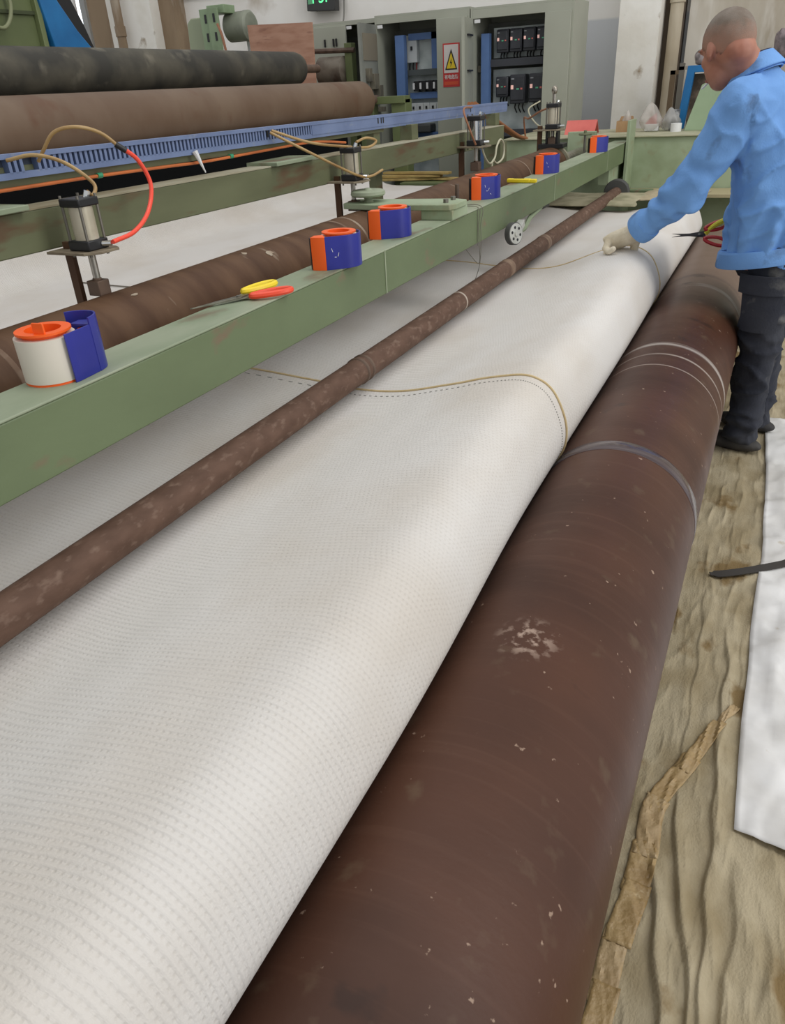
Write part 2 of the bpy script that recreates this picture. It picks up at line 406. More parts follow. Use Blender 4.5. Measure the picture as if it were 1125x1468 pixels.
def paper_sheet():
    L = [(.147, 1.253), (.141, 1.568), (.145, 1.8), (.143, 2.016), (.148, 2.25), (.156, 2.42), (.150, 2.65), (.147, 2.958), (.13, 3.4), (.119, 3.65)]
    def left(t):
        P = catmull([(a, b, 0) for a, b in L], 6); k = t * (len(P) - 1); i = min(int(k), len(P) - 2); return P[i].lerp(P[i + 1], k - i)
    def fn(u, v):
        l = left(v); r = Vector((1.25, 1.02 + v * 2.7, 0)); p = l.lerp(r, u)
        z = .014 + .8 * (tarp_z(p.x, p.y) - .006) * (1 - smooth(.2, .5, p.x)) + .008 * fbm(p.x * 5 + 3, p.y * 4) + .009 * max(0, .45 - abs(fbm(p.x * 5, p.y * 3.3, 4, 2)) * 1.6) ** 2 * 3 + .005 * max(0, .4 - abs(fbm(p.x * 9, p.y * 7, 9, 2)) * 1.6) ** 2 * 3; z = max(z, tarp_z(p.x, p.y) + .003)
        for yc, am in ((2.5, .014), (2.78, .012), (2.2, .008), (3.1, .007)):
            z += am * exp(-((p.y - yc - .08 * p.x) / .03) ** 2)
        z += .01 * exp(-((p.x - .26 - .05 * sin(p.y * 6)) / .03) ** 2) * smooth(1.2, 1.7, p.y)
        return (p.x, p.y, z)
    b = MB((.5, 2.3, 0)); b.grid(fn, 90, 200)
    m = mat('white_plastic_sheet', (232, 231, 229), 0.45, 0, (208, 205, 200), 5, col3=(172, 156, 120), scale3=9, lo3=.68, hi3=.76, bump=.1, bscale=25)
    o = b.build('plastic_sheet', m, ang=180)
    md = o.modifiers.new('solid', 'SOLIDIFY'); md.thickness = .0012
    return tag(o, 'crumpled white plastic sheet lying on the beige tarpaulin', 'sheet')
paper_sheet()

b = MB((.08, 2.29, 0)); pts = [(.008, 2.238, .016), (.05, 2.252, .02), (.10, 2.283, .021), (.155, 2.325, .02), (.24, 2.40, .016)]
P = [Vector((p.x, p.y, max(p.z, tarp_z(p.x, p.y) + .006))) for p in catmull(pts, 5)]; wv = Vector((-.35, .94, 0)) * .017
vs = []; fs = []
for i, p in enumerate(P):
    ww = wv if i > 1 else wv * .5
    vs += [p - ww, p + ww, p + ww + Vector((0, 0, .003)), p - ww + Vector((0, 0, .003))]
for i in range(len(P) - 1):
    a = i * 4; fs += [(a + j, a + (j + 1) % 4, a + 4 + (j + 1) % 4, a + 4 + j) for j in range(4)]
fs += [(0, 1, 2, 3), tuple(range(len(P) * 4 - 4, len(P) * 4))]
b.add(vs, fs)
tag(b.build('strap', mat('black_strap', (58, 54, 50), .7)), 'short black strap poking out from under the white plastic sheet', 'strap')

def packing_tape():
    root = thing('packing_tape_strip', 'crumpled strip of brown packing tape stuck along the tarpaulin', 'tape', (-.02, 1.1, 0))
    ma = mat('brown_packing_tape', (170, 144, 100), .42, 0, (154, 126, 82), 14, col3=(190, 168, 128), scale3=40, lo3=.66, hi3=.74, bump=.4, bscale=60)
    mb_ = mat('tan_packing_tape', (178, 154, 116), .45, 0, (164, 138, 98), 12, bump=.4, bscale=60)
    C_ = catmull([(.128, 1.645, 0), (.085, 1.545, 0), (.035, 1.405, 0), (-.018, 1.255, 0), (-.018, 1.13, 0), (-.022, 1.03, 0), (-.036, .92, 0), (-.040, .80, 0), (-.05, .66, 0)], 6)
    n = 8; per = (len(C_) - 1) // n
    for k in range(n):
        seg = C_[max(0, k * per - 1):(k + 1) * per + 2]
        P2 = catmull(seg, 3); vs = []; fs = []; wd = (.010, .017, .022, .025, .027, .026, .024, .024)[k]; m_ = 8
        for i, p in enumerate(P2):
            d = (P2[min(i + 1, len(P2) - 1)] - P2[max(i - 1, 0)]).normalized(); nn = Vector((d.y, -d.x, 0)) * wd
            for j in range(m_ + 1):
                q = p + nn * (j / m_ * 2 - 1) + nn * .12 * sin(k * 3.3 + (.5 if i in (0, len(P2) - 1) else 0) * j)
                vs.append(Vector((q.x, q.y, tarp_z(q.x, q.y) + .0035 + .0015 * (k % 2) + .0012 * sin(j * 2.1 + i * .9 + k))))
        for i in range(len(P2) - 1):
            for j in range(m_): a = i * (m_ + 1) + j; fs.append((a, a + 1, a + m_ + 2, a + m_ + 1))
        q = MB((-.02, 1.1, 0)); q.add(vs, fs); o = q.build('tape_piece', ma if k % 3 else mb_, root)
        md = o.modifiers.new('solid', 'SOLIDIFY'); md.thickness = .0008
packing_tape()

# ------------------------------------------------------------------ front roller
RX, RZ, RR = -.245, .462, .2
def roller_mat():
    m = mat('brown_resin_roller', (80, 48, 32), .40, 0, (62, 35, 21), 2.2, .35, .7, stretch=(1.2, 2, 1.2), bump=.03, bscale=60, rvar=.1, spec=.32)
    nt = m.node_tree; N = nt.nodes; L = nt.links; b = N['Principled BSDF']
    tc = N.new('ShaderNodeTexCoord'); sp = N.new('ShaderNodeSeparateXYZ'); L.new(tc.outputs['Object'], sp.inputs[0])
    src = b.inputs['Base Color'].links[0].from_socket
    def noise(scale, st):
        mp = N.new('ShaderNodeMapping'); mp.inputs['Scale'].default_value = st; L.new(tc.outputs['Object'], mp.inputs['Vector'])
        n = N.new('ShaderNodeTexNoise'); n.inputs['Scale'].default_value = scale; n.inputs['Detail'].default_value = 5; L.new(mp.outputs['Vector'], n.inputs['Vector']); return n.outputs['Fac']
    def rng(s, a, c, d=0, e=1):
        r = N.new('ShaderNodeMapRange'); r.inputs['From Min'].default_value = a; r.inputs['From Max'].default_value = c; r.inputs['To Min'].default_value = d; r.inputs['To Max'].default_value = e; L.new(s, r.inputs['Value']); return r.outputs['Result']
    def mul(a, c):
        r = N.new('ShaderNodeMath'); r.operation = 'MULTIPLY'; L.new(a, r.inputs[0])
        if isinstance(c, float): r.inputs[1].default_value = c
        else: L.new(c, r.inputs[1])
        return r.outputs[0]
    def mixc(src, col, fac):
        x = N.new('ShaderNodeMix'); x.data_type = 'RGBA'; L.new(src, x.inputs['A']); x.inputs['B'].default_value = rgb(*col); L.new(fac, x.inputs['Factor']); return x.outputs['Result']
    def band(y, wd):
        s = N.new('ShaderNodeMath'); s.operation = 'SUBTRACT'; L.new(sp.outputs['Y'], s.inputs[0]); s.inputs[1].default_value = y
        a = N.new('ShaderNodeMath'); a.operation = 'ABSOLUTE'; L.new(s.outputs[0], a.inputs[0]); return rng(a.outputs[0], wd, wd * .45)
    # fine circular scratches, paler dusty far part, chalk rings, specks
    src = mixc(src, (104, 74, 58), mul(rng(noise(1.0, (1.5, 60, 1.5)), .55, .8), .28))
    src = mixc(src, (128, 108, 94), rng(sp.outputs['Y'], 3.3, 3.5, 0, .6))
    src = mixc(src, (170, 160, 152), mul(band(2.58, .022), rng(noise(3, (1, 12, 1)), .3, .55)))
    src = mixc(src, (150, 136, 126), mul(band(2.47, .009), rng(noise(4, (1, 12, 1)), .35, .6)))
    src = mixc(src, (160, 152, 146), mul(band(3.44, .03), rng(noise(2.4, (1, 3, 1)), .45, .6)))
    src = mixc(src, (142, 126, 116), mul(band(2.36, .006), rng(noise(5, (1, 12, 1)), .45, .65)))
    src = mixc(src, (80, 62, 56), mul(band(3.62, .03), rng(noise(3, (1, 3, 1)), .35, .6)))
    src = mixc(src, (172, 146, 126), mul(rng(noise(55, (1, 1, 1)), .70, .74), .7))
    src = mixc(src, (40, 22, 14), mul(rng(noise(7, (1, 1.4, 1)), .66, .72), .55))
    src = mixc(src, (112, 96, 74), mul(rng(noise(16, (1, 1, 1)), .62, .75), .35))
    # scuff patch
    v = N.new('ShaderNodeVectorMath'); v.operation = 'DISTANCE'; L.new(tc.outputs['Object'], v.inputs[0]); v.inputs[1].default_value = (.0, .94, .198)
    src = mixc(src, (176, 152, 136), mul(rng(v.outputs['Value'], .06, .01), rng(noise(60, (1, 1, 1)), .5, .62)))
    L.new(src, b.inputs['Base Color'])
    return m
root = thing('winding_roller', 'large smooth brown roller in the foreground with chalk rings', 'roller', (RX, 0, 0))
b = MB((RX, 0, RZ)); b.revolve((RX, -.9, RZ), (0, 1, 0), [(0, RR - .01), (.01, RR), (1.5, RR), (3, RR), (4.5, RR), (5.79, RR), (5.8, RR - .01)], 96)
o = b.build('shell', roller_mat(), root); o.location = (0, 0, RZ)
b = MB((RX, 0, RZ)); b.revolve((RX, 1.70, RZ), (0, 1, 0), [(0, RR + .0004), (.002, RR + .0014), (.05, RR + .0014), (.052, RR + .0004)], 96)
o = b.build('tape_band', mat('dark_glossy_tape', (66, 52, 54), .16, 0, (88, 76, 76), 8, stretch=(1, 10, 1)), root); o.location = (0, 0, RZ); o['label'] = 'dark glossy tape band around the roller'
b = MB((RX, 0, RZ)); b.cyl((RX, 4.9, RZ), (RX, 5.25, RZ), .05)
o = b.build('shaft', STEEL, root); o.location = (0, 0, RZ)
b = MB((RX, 0, RZ)); b.cyl((RX, -1.2, RZ), (RX, -.9, RZ), .05)
o = b.build('shaft', STEEL, root); o.location = (0, 0, RZ)
for nm, y, lab in (('far', 5.12, 'green bearing stand carrying the far end of the winding roller'), ('near', -1.12, 'green bearing stand carrying the near end of the winding roller')):
    st = thing('bearing_stand', lab, 'stand', (RX, y, 0))
    MB((RX, y, 0)).prism([(-.2, 0), (.2, 0), (.1, .46), (.07, .54), (-.07, .54), (-.1, .46)], (RX, y - .05, 0), (1, 0, 0), (0, 0, 1), (0, .1, 0)).build('pedestal', GREEN_LIGHT, st, .005)
    MB((RX, y, 0)).revolve((RX, y - .07, RZ), (0, 1, 0), [(0, .05), (0, .075), (.14, .075), (.14, .05)], 24, True).build('bearing', STEEL_DULL, st)

# ------------------------------------------------------------------ felt sheet
FP = catmull([(x, 0, z) for x, z in ((-3.035, .93), (-3.02, .86), (-2.985, .79), (-2.90, .752), (-2.7, .746), (-2.4, .746), (-1.7, .745), (-1.33, .742), (-1.07, .724), (-.96, .716), (-.83, .724), (-.707, .752), (-.59, .785), (-.51, .802), (-.462, .797), (-.424, .772), (-.397, .725), (-.382, .672), (-.388, .622), (-.422, .567), (-.475, .525))], 12)
# arc-length table
FL = [0.0]
for i in range(1, len(FP)): FL.append(FL[-1] + (FP[i] - FP[i - 1]).length)
def fprof(u):
    t = u * (len(FP) - 1); i = min(int(t), len(FP) - 2); k = t - i
    return FP[i].lerp(FP[i + 1], k), FL[i] + (FL[i + 1] - FL[i]) * k
def felt_pt(u, y):
    p, s = fprof(u); x, z = p.x, p.z
    wgt = smooth(-.78, -.5, x) * smooth(.58, .68, z)
    x += wgt * (.034 * (1 - smooth(.6, 1.7, y)) + .004 * sin(y * 3.1))
    z += smooth(-.95, -.55, x) * smooth(.6, .7, z) * (.012 * (1 - smooth(.4, 1.4, y)) + .006 * sin(y * 4.3 + 1) - .02 * smooth(3.5, 4.6, y))
    z += .004 * fbm(x * 3.1, y * 1.6, 2) * smooth(-.35, -.6, x)
    # lifted at the hand
    z += .035 * exp(-((x + .60) / .17) ** 2) * (exp(-((y - 3.30) / .09) ** 2) if y > 3.3 else exp(-((y - 3.30) / .28) ** 2))
    return Vector((x, y, z)), s
def fmax(x):
    return 5.02 + .28 * smooth(-.9, -1.3, x) + .72 * smooth(-1.6, -2.5, x)
def felt():
    NU, NV = 200, 230
    us = []
    for i in range(NU + 1):       # denser towards the front
        us.append((i / NU) ** .8)
    vs = []; uv = []
    for j in range(NV + 1):
        for u in us:
            x = fprof(u)[0].x; y = -.75 + (fmax(x) + .75) * j / NV
            p, s = felt_pt(u, y); vs.append(tuple(p)); uv.append((s, y))
    fs = [(j * (NU + 1) + i, j * (NU + 1) + i + 1, (j + 1) * (NU + 1) + i + 1, (j + 1) * (NU + 1) + i) for j in range(NV) for i in range(NU)]
    me = bpy.data.meshes.new('felt_sheet'); me.from_pydata(vs, [], fs)
    ul = me.uv_layers.new(name='UVMap'); dat = []
    for l in me.loops: dat += uv[l.vertex_index]
    ul.data.foreach_set('uv', dat)
    me.polygons.foreach_set('use_smooth', [True] * len(me.polygons))
    m = bpy.data.materials.new('white_ribbed_felt'); m.use_nodes = True
    nt = m.node_tree; N = nt.nodes; L = nt.links; b = N['Principled BSDF']
    b.inputs['Roughness'].default_value = .9; b.inputs['Specular IOR Level'].default_value = .2
    uvn = N.new('ShaderNodeUVMap'); sp = N.new('ShaderNodeSeparateXYZ'); L.new(uvn.outputs['UV'], sp.inputs[0])
    def M_(op, a, c=None):
        n = N.new('ShaderNodeMath'); n.operation = op
        for k, q in enumerate((a, c)):
            if q is None: continue
            if isinstance(q, (int, float)): n.inputs[k].default_value = q
            else: L.new(q, n.inputs[k])
        return n.outputs[0]
    def noise(scale, st, det=4):
        mp = N.new('ShaderNodeMapping'); mp.inputs['Scale'].default_value = st; L.new(uvn.outputs['UV'], mp.inputs['Vector'])
        n = N.new('ShaderNodeTexNoise'); n.inputs['Scale'].default_value = scale; n.inputs['Detail'].default_value = det; L.new(mp.outputs['Vector'], n.inputs['Vector']); return n.outputs['Fac']
    wob = M_('ADD', M_('MULTIPLY', noise(2.2, (1, 1, 1), 2), .05), M_('MULTIPLY', noise(22, (1, 1, 1), 3), .006))
    v = M_('ADD', sp.outputs['Y'], wob)
    row = M_('SINE', M_('MULTIPLY', v, 2 * pi / .0105))
    phase = M_('MULTIPLY', M_('FLOOR', M_('MULTIPLY', v, 1 / .0105)), 2.4)
    dim = M_('SINE', M_('ADD', M_('MULTIPLY', M_('ADD', sp.outputs['X'], M_('MULTIPLY', noise(9, (1, 1, 1), 2), .02)), 2 * pi / .0095), phase))
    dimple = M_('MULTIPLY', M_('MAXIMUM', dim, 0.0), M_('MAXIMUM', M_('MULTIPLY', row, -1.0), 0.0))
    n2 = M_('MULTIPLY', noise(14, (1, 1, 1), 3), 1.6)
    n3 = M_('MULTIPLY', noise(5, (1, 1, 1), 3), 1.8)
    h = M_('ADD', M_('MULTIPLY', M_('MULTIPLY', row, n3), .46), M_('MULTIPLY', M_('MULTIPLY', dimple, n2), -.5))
    h = M_('ADD', h, M_('MULTIPLY', noise(120, (.22, 1.5, 1), 4), 1.6))
    h = M_('ADD', h, M_('MULTIPLY', noise(240, (1, 1.3, 1), 3), .7))
    bp = N.new('ShaderNodeBump'); bp.inputs['Strength'].default_value = .42; bp.inputs['Distance'].default_value = .003
    L.new(h, bp.inputs['Height']); L.new(bp.outputs['Normal'], b.inputs['Normal'])
    mx = N.new('ShaderNodeMix'); mx.data_type = 'RGBA'; mx.inputs['A'].default_value = rgb(217, 213, 208); mx.inputs['B'].default_value = rgb(208, 201, 192)
    r = N.new('ShaderNodeMapRange'); r.inputs['From Min'].default_value = .42; r.inputs['From Max'].default_value = .68; L.new(noise(3.2, (1, .6, 1)), r.inputs['Value']); L.new(r.outputs['Result'], mx.inputs['Factor'])
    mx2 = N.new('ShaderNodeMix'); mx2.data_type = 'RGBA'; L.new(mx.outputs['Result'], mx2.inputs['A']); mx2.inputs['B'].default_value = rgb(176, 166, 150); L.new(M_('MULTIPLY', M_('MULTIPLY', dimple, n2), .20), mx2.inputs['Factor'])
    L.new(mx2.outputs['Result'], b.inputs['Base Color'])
    me.materials.append(m)
    o = bpy.data.objects.new('felt_sheet', me); COL.objects.link(o)
    md = o.modifiers.new('solid', 'SOLIDIFY'); md.thickness = .007; md.offset = -1
    return tag(o, 'wide white ribbed felt sheet passing under the beams and over beside the brown roller', 'felt')
FELT = felt()
def seam(ys, r, ua, ub, n=110):
    pts = []
    for i in range(n):
        u = ua + (ub - ua) * i / (n - 1); p, s = felt_pt(u, ys); q, _ = felt_pt(min(u + .003, 1), ys)
        d = (q - p).normalized(); nn = Vector((-d.z, 0, d.x)); pts.append(p + nn * r * .7)
    return pts
UA = next(i for i, p in enumerate(FP) if p.x > -2.2) / (len(FP) - 1); UB = .985
for ys, r in ((1.75, .0029), (3.33, .0024)):
    b = MB(); b.tube(seam(ys, r, UA, UB), r, 8, smooth=False); b.build('seam_cord', CORD, FELT)
b = MB(); sp_ = seam(1.712, .0012, UA, UB, 560)
for i in range(0, 555, 5): b.tube([sp_[i], sp_[i + 1], sp_[i + 2]], .0013, 5, smooth=False)
b.build('stitching', STITCH, FELT)['kind'] = 'stuff'
b = MB(); b.tube([(-1.9, 2.72, .750), (-2.0, 2.60, .750), (-2.2, 2.52, .751), (-2.5, 2.50, .751), (-2.8, 2.52, .751)], .003, 6); b.build('seam_cord', mat('grey_seam', (120, 114, 104), .8), FELT)

# ------------------------------------------------------------------ thin rusty pipe on the felt
PX, PZ, PR = -.97, .770, .035
root = thing('rusty_pipe', 'long thin rusty pipe lying along the felt beside the green beam', 'pipe', (PX, 0, 0))
MB((PX, 0, 0)).cyl((PX, -.6, PZ), (PX, 5.42, PZ), PR, n=32).build('tube', RUST_PIPE, root)
for y in (1.742, 1.772):
    MB((PX, 0, 0)).revolve((PX, y, PZ), (0, 1, 0), [(0, PR), (.003, PR + .003), (.012, PR + .003), (.015, PR)], 32).build('joint_ring', RUST_DARK, root)
for y in (3.62, 3.05):
    MB((PX, 0, 0)).revolve((PX, y, PZ), (0, 1, 0), [(0, PR), (.004, PR + .002), (.05, PR + .002), (.054, PR)], 32).build('coupling', mat('pale_coupling', (136, 112, 92), .6, 0, (110, 86, 70), 20), root)
MB((PX, 0, 0)).revolve((PX, 2.52, PZ), (0, 1, 0), [(0, PR), (.001, PR + .001), (.009, PR + .001), (.01, PR)], 32).build('wire_ring', mat('pale_wire', (178, 164, 150), .6), root)
MB((PX, 0, 0)).revolve((PX, 5.42, PZ), (0, 1, 0), [(0, .03), (0, .075), (.006, .082), (.04, .082), (.046, .075), (.046, .03)], 32, True).build('end_wheel', mat('dark_rubber', (74, 74, 72), .7), root)
MB((PX, 0, 0)).cyl((PX, 5.42, PZ), (PX, 5.62, PZ), .022).build('axle', RUST_DARK, root)
rest = thing('pipe_rest', 'low green rest holding the wheel at the far end of the rusty pipe', 'rest', (PX, 5.64, .745))
MB((PX, 5.64, .745)).bx(PX - .09, PX + .2, 5.60, 5.68, .745, .765).bx(PX - .04, PX + .04, 5.61, 5.67, .765, .80).build('plate', GREEN, rest, .003)

# ------------------------------------------------------------------ front beam
root = thing('machine_beam', 'long green steel beam with tape dispensers standing on it', 'beam', (-1.075, 0, .9))
ob = (-1.075, 0, .9)
MB(ob).bx(-1.13, -1.02, -.9, 6.08, .908, 1.030).build('web', GREEN, root, .003)
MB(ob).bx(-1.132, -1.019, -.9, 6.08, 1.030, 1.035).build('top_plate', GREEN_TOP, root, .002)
for y in (2.05, 4.0, 5.3): MB(ob).bx(-1.021, -1.0175, y, y + .006, .91, 1.034).build('weld_seam', mat('pale_weld', (150, 160, 132), .6), root)
MB(ob).bx(-1.0182, -1.0172, 2.86, 2.862, .90, 1.036).build('drip_line', STRING, root)

# ------------------------------------------------------------------ rear roller (under the cylinders)
QX, QZ, QR = -1.36, .955, .11
root = thing('press_roller', 'rusty brown roller lying between the green beam and the pneumatic cylinders', 'roller', (QX, 0, 0))
MB((QX, 0, 0)).revolve((QX, -.8, QZ), (0, 1, 0), [(0, QR - .006), (.006, QR)] + [(.5 * k, QR) for k in range(1, 12)] + [(5.994, QR), (6.0, QR - .006)], 56).build('shell', RUST, root)
for y in (.93, 2.33, 2.41, 3.72, 4.4): MB((QX, 0, 0)).revolve((QX, y, QZ), (0, 1, 0), [(0, QR), (.001, QR + .0008), (.012, QR + .0008), (.013, QR)], 56).build('chalk_ring', mat('chalk_ring', (150, 134, 116), .8, 0, (112, 88, 70), 12, .35, .6), root)
MB((QX, 0, 0)).revolve((QX, 5.2, QZ), (0, 1, 0), [(0, .05), (0, .125), (.03, .125), (.03, .05)], 48, True).build('end_flange', mat('pale_flange', (150, 146, 124), .6, 0, (128, 118, 96), 10), root)
MB((QX, 0, 0)).cyl((QX, 5.2, QZ), (QX, 6.08, QZ), .045).build('shaft', STEEL, root)
# splash of pale dust on the roller
def patch(name, y0, a0, dy, da, seed):
    pts = []
    for k in range(14):
        t = 2 * pi * k / 14; rr = .7 + .5 * mnoise.noise(Vector((cos(t) * 1.3, sin(t) * 1.3, seed)))
        pts.append((y0 + dy * rr * sin(t), a0 + da * rr * cos(t)))
    b = MB((QX, 0, 0)); vs = [Vector((QX + (QR + e) * cos(a), y, QZ + (QR + e) * sin(a))) for e in (.0003, .0011) for y, a in pts]
    n = 14; b.add(vs, [tuple(range(n)), tuple(range(2 * n - 1, n - 1, -1))] + [(i, (i + 1) % n, n + (i + 1) % n, n + i) for i in range(n)])
    b.build(name, mat('pale_dust', (176, 164, 146), .9, 0, (146, 128, 108), 30), root)
patch('dust_patch', 1.88, radians(60), .022, .14, 1.0); patch('dust_patch', 1.80, radians(78), .012, .12, 2.0); patch('dust_patch', 1.34, radians(70), .014, .06, 3.0)

# ------------------------------------------------------------------ rear beam, slotted duct and its rail
def sloped(mb, x0, x1, y0, y1, zb, zt, dz, yr=1.3):
    """box whose height drops by dz per metre of y"""
    vs = []
    for x in (x0, x1):
        for y in (y0, y1):
            for z in (zb, zt): vs.append((x, y, z + dz * (y - yr)))
    return mb.add(vs, [(0, 1, 3, 2), (4, 6, 7, 5), (0, 4, 5, 1), (2, 3, 7, 6), (0, 2, 6, 4), (1, 5, 7, 3)])
DZ = -.0085
ob = (-1.54, 0, 1.1)
root = thing('rear_beam', 'rust-streaked green beam carrying the pneumatic cylinders', 'beam', ob)
sloped(MB(ob), -1.58, -1.50, -.6, 4.66, 1.163, 1.252, DZ).build('web', GREEN_OLD, root, .003)
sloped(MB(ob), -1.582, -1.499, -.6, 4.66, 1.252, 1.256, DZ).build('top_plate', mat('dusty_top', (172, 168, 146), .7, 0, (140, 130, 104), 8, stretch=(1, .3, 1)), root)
MB(ob).box((-1.535, 1.13, 1.262), (.12, .22, .012)).build('cap_plate', GREEN_TOP, root, .002)
MB(ob).box((-1.535, 2.36, 1.252), (.12, .26, .012)).build('cap_plate', GREEN_TOP, root, .002)
MB(ob).bx(-1.60, -1.5, 4.60, 4.72, .75, 1.14).build('end_bracket', GREEN_OLD, root)
for y in (3.48, 4.66):
    sloped(MB(ob), -1.6, -1.54, y - .035, y + .035, 1.256, 1.318, DZ).build('post', GREEN_OLD, root, .002)
sloped(MB(ob), -1.578, -1.556, 1.13, 1.15, 1.262, 1.30, 0).build('post', RUST_DARK, root)
root = thing('upper_rail', 'thin green rail just under the blue slotted duct', 'rail', (-1.6, 0, 1.28))
sloped(MB((-1.6, 0, 1.28)), -1.64, -1.585, -.6, 3.25, 1.292, 1.338, -.004).build('bar', GREEN_OLD, root, .002)
for y in (-.3, 3.2): sloped(MB((-1.6, 0, 1.28)), -1.63, -1.595, y - .03, y + .03, .75, 1.30, 0).build('post', GREEN_OLD, root)
ob = (-1.58, 0, 1.3)
root = thing('cable_duct', 'blue-grey cable duct with a comb of narrow slots above the rear beam', 'duct', ob)
sloped(MB(ob), -1.590, -1.586, -.6, 4.92, 1.316, 1.362, -.0068).build('back_plate', mat('shadowed_duct_inside', (60, 68, 84), .7), root)
sloped(MB(ob), -1.588, -1.568, -.6, 4.92, 1.312, 1.326, -.0068).build('bottom_lip', BLUE_RAIL, root)
sloped(MB(ob), -1.59, -1.564, -.6, 4.92, 1.354, 1.364, -.0068).build('top_lip', BLUE_RAIL, root)
sloped(MB(ob), -1.586, -1.566, 2.62, 4.92, 1.322, 1.358, -.0068).build('plain_face', BLUE_RAIL, root)
fm = MB().box((0, 0, 0), (.018, .0085, .034)).mesh('duct_finger', BLUE_RAIL)
y = .9; k = 0
while y < 2.62:
    if not (1.345 < y < 1.375 or 1.26 < y < 1.28):
        o = bpy.data.objects.new('duct_finger', fm); COL.objects.link(o); o.parent = root
        o.location = (-1.577 - ob[0], y, 1.340 - .0068 * (y - 1.3) - ob[2])
    y += .0165; k += 1
for y in (2.33, 3.16, 3.19, 3.21, 4.28):
    MB(ob).box((-1.5655, y, 1.345 - .0068 * (y - 1.3)), (.002, .008, .024)).build('slot', BLACK, root)

# added black panel standing in for the shade under the rollers; big rollers behind
o = MB((-3.05, 3, .9)).bx(-3.06, -3.04, .2, 5.6, .87, 1.225).build('shade_panel', VOID_SHADE)
tag(o, 'added black panel standing in for the shade in the gap under the large brown roller', 'curtain')
OLDROLL = mat('old_brown_roller', (114, 94, 76), .6, 0, (102, 80, 62), 2.2, .4, .62, stretch=(1, 1.6, 1), col3=(98, 68, 48), scale3=2.6, lo3=.6, hi3=.7, bump=.05, bscale=20)
DARKROLL = mat('black_rubber_roller', (54, 52, 46), .75, 0, (92, 87, 74), 4, .42, .70, stretch=(1, 1, 1), col3=(116, 110, 96), scale3=7, lo3=.6, hi3=.8, bump=.15, bscale=14)
root = thing('stored_roller', 'thick brown roller stored behind the blue duct', 'roller', (-3.2, 0, 1.22))
ob = (-3.2, 0, 1.22)
MB(ob).revolve((-3.2, .3, 1.365), (0, 1, 0), [(0, .12), (.01, .14), (3, .14), (5.84, .14), (5.86, .125), (5.865, .05)], 56).build('shell', OLDROLL, root)
MB(ob).cyl((-3.2, 6.1, 1.365), (-3.2, 6.45, 1.365), .035).build('shaft', RUST_DARK, root)
root = thing('rubber_roller', 'dusty black rubber roller lying above the thick brown one', 'roller', (-3.6, 0, 1.5))
ob = (-3.6, 0, 1.5)
MB(ob).revolve((-3.6, .3, 1.612), (0, 1, 0), [(0, .1), (.01, .115), (3, .115), (5.52, .115), (5.56, .108), (5.58, .09), (5.585, .04)], 56).build('shell', DARKROLL, root)
MB(ob).cyl((-3.6, 5.8, 1.612), (-3.6, 6.2, 1.612), .03).build('shaft', RUST_DARK, root)
root = thing('roller_rack', 'green rack frame under the two stored rollers', 'rack', (-3.5, 3, 0))
for y in (.6, 5.5):
    q = MB((-3.5, 3, 0)); q.bx(-3.86, -3.74, y, y + .1, 0, 1.5).bx(-3.2, -3.1, y, y + .1, 0, 1.21).bx(-3.9, -3.08, y, y + .1, 1.16, 1.22).bx(-3.9, -3.45, y, y + .1, 1.44, 1.494)
    q.build('trestle', GREEN_MACH, root)

# ------------------------------------------------------------------ pneumatic cylinders
def cylinder(label, loc, body=STEEL_DULL, drop=.095, sc=1.0):
    root = thing('pneumatic_cylinder', label, 'cylinder', loc, group='pneumatic cylinders over the press roller')
    b = MB(); b.prism([(-.085, -.05), (.03, -.05), (.055, -.02), (.055, .035), (.03, .05), (-.085, .05)], (0, 0, -.006), (1, 0, 0), (0, 1, 0), (0, 0, .006)); b.build('mounting_plate', mat('dusty_plate', (142, 130, 108), .7, 0, (110, 96, 78), 18), root, .001)
    MB().box((0, 0, .011), (.062, .062, .022)).build('end_cap', BLACK, root, .003)
    MB().box((0, 0, .101), (.06, .06, .018)).build('end_cap', BLACK, root, .003)
    MB().cyl((0, 0, .022), (0, 0, .092), .026, n=28).build('barrel', body, root)
    for sx in (-1, 1):
        for sy in (-1, 1):
            MB().cyl((sx * .026, sy * .026, -.014), (sx * .026, sy * .026, .116), .0032, n=8).build('tie_rod', BOLT, root)
    MB().cyl((0, 0, -.006), (0, 0, -drop + .03), .0085, n=14).build('piston_rod', STEEL, root)
    b = MB(); b.cyl((0, 0, -drop + .034), (0, 0, -drop + .028), .011, n=6); b.box((0, 0, -drop + .012), (.036, .036, .034)); b.build('clevis', RUST_DARK, root, .002)
    MB().cyl((.03, .012, .011), (.05, .02, .011), .006, n=10).build('air_fitting', CHROME, root)
    MB().cyl((.012, .012, .108), (.016, .016, .122), .007, n=10).build('air_fitting', CHROME, root)
    MB().box((-.062, -.004, -.06), (.022, .012, .15)).build('guide_bar', RUST, root)
    root.scale = (sc, sc, sc)
    return root
cylinder('nearest pneumatic cylinder with an orange-red hose at its foot', (-1.405, 1.315, 1.163), drop=.098)
cylinder('pneumatic cylinder beside the round green handwheel', (-1.42, 2.63, 1.160), drop=.098)
cylinder('shiny pneumatic cylinder in front of the cabinets with a coiled clear hose', (-1.42, 3.96, 1.172), CHROME, drop=.09, sc=1.22)
c4 = cylinder('farthest pneumatic cylinder standing upright on the far green crosspiece', (-1.36, 5.22, 1.168), STEEL_DULL, drop=.065, sc=1.3)
q = MB(); q.cyl((0, 0, .11), (0, 0, .15), .008); q.ell((0, 0, .165), (.014, .014, .02)); q.build('top_valve', STEEL, c4)
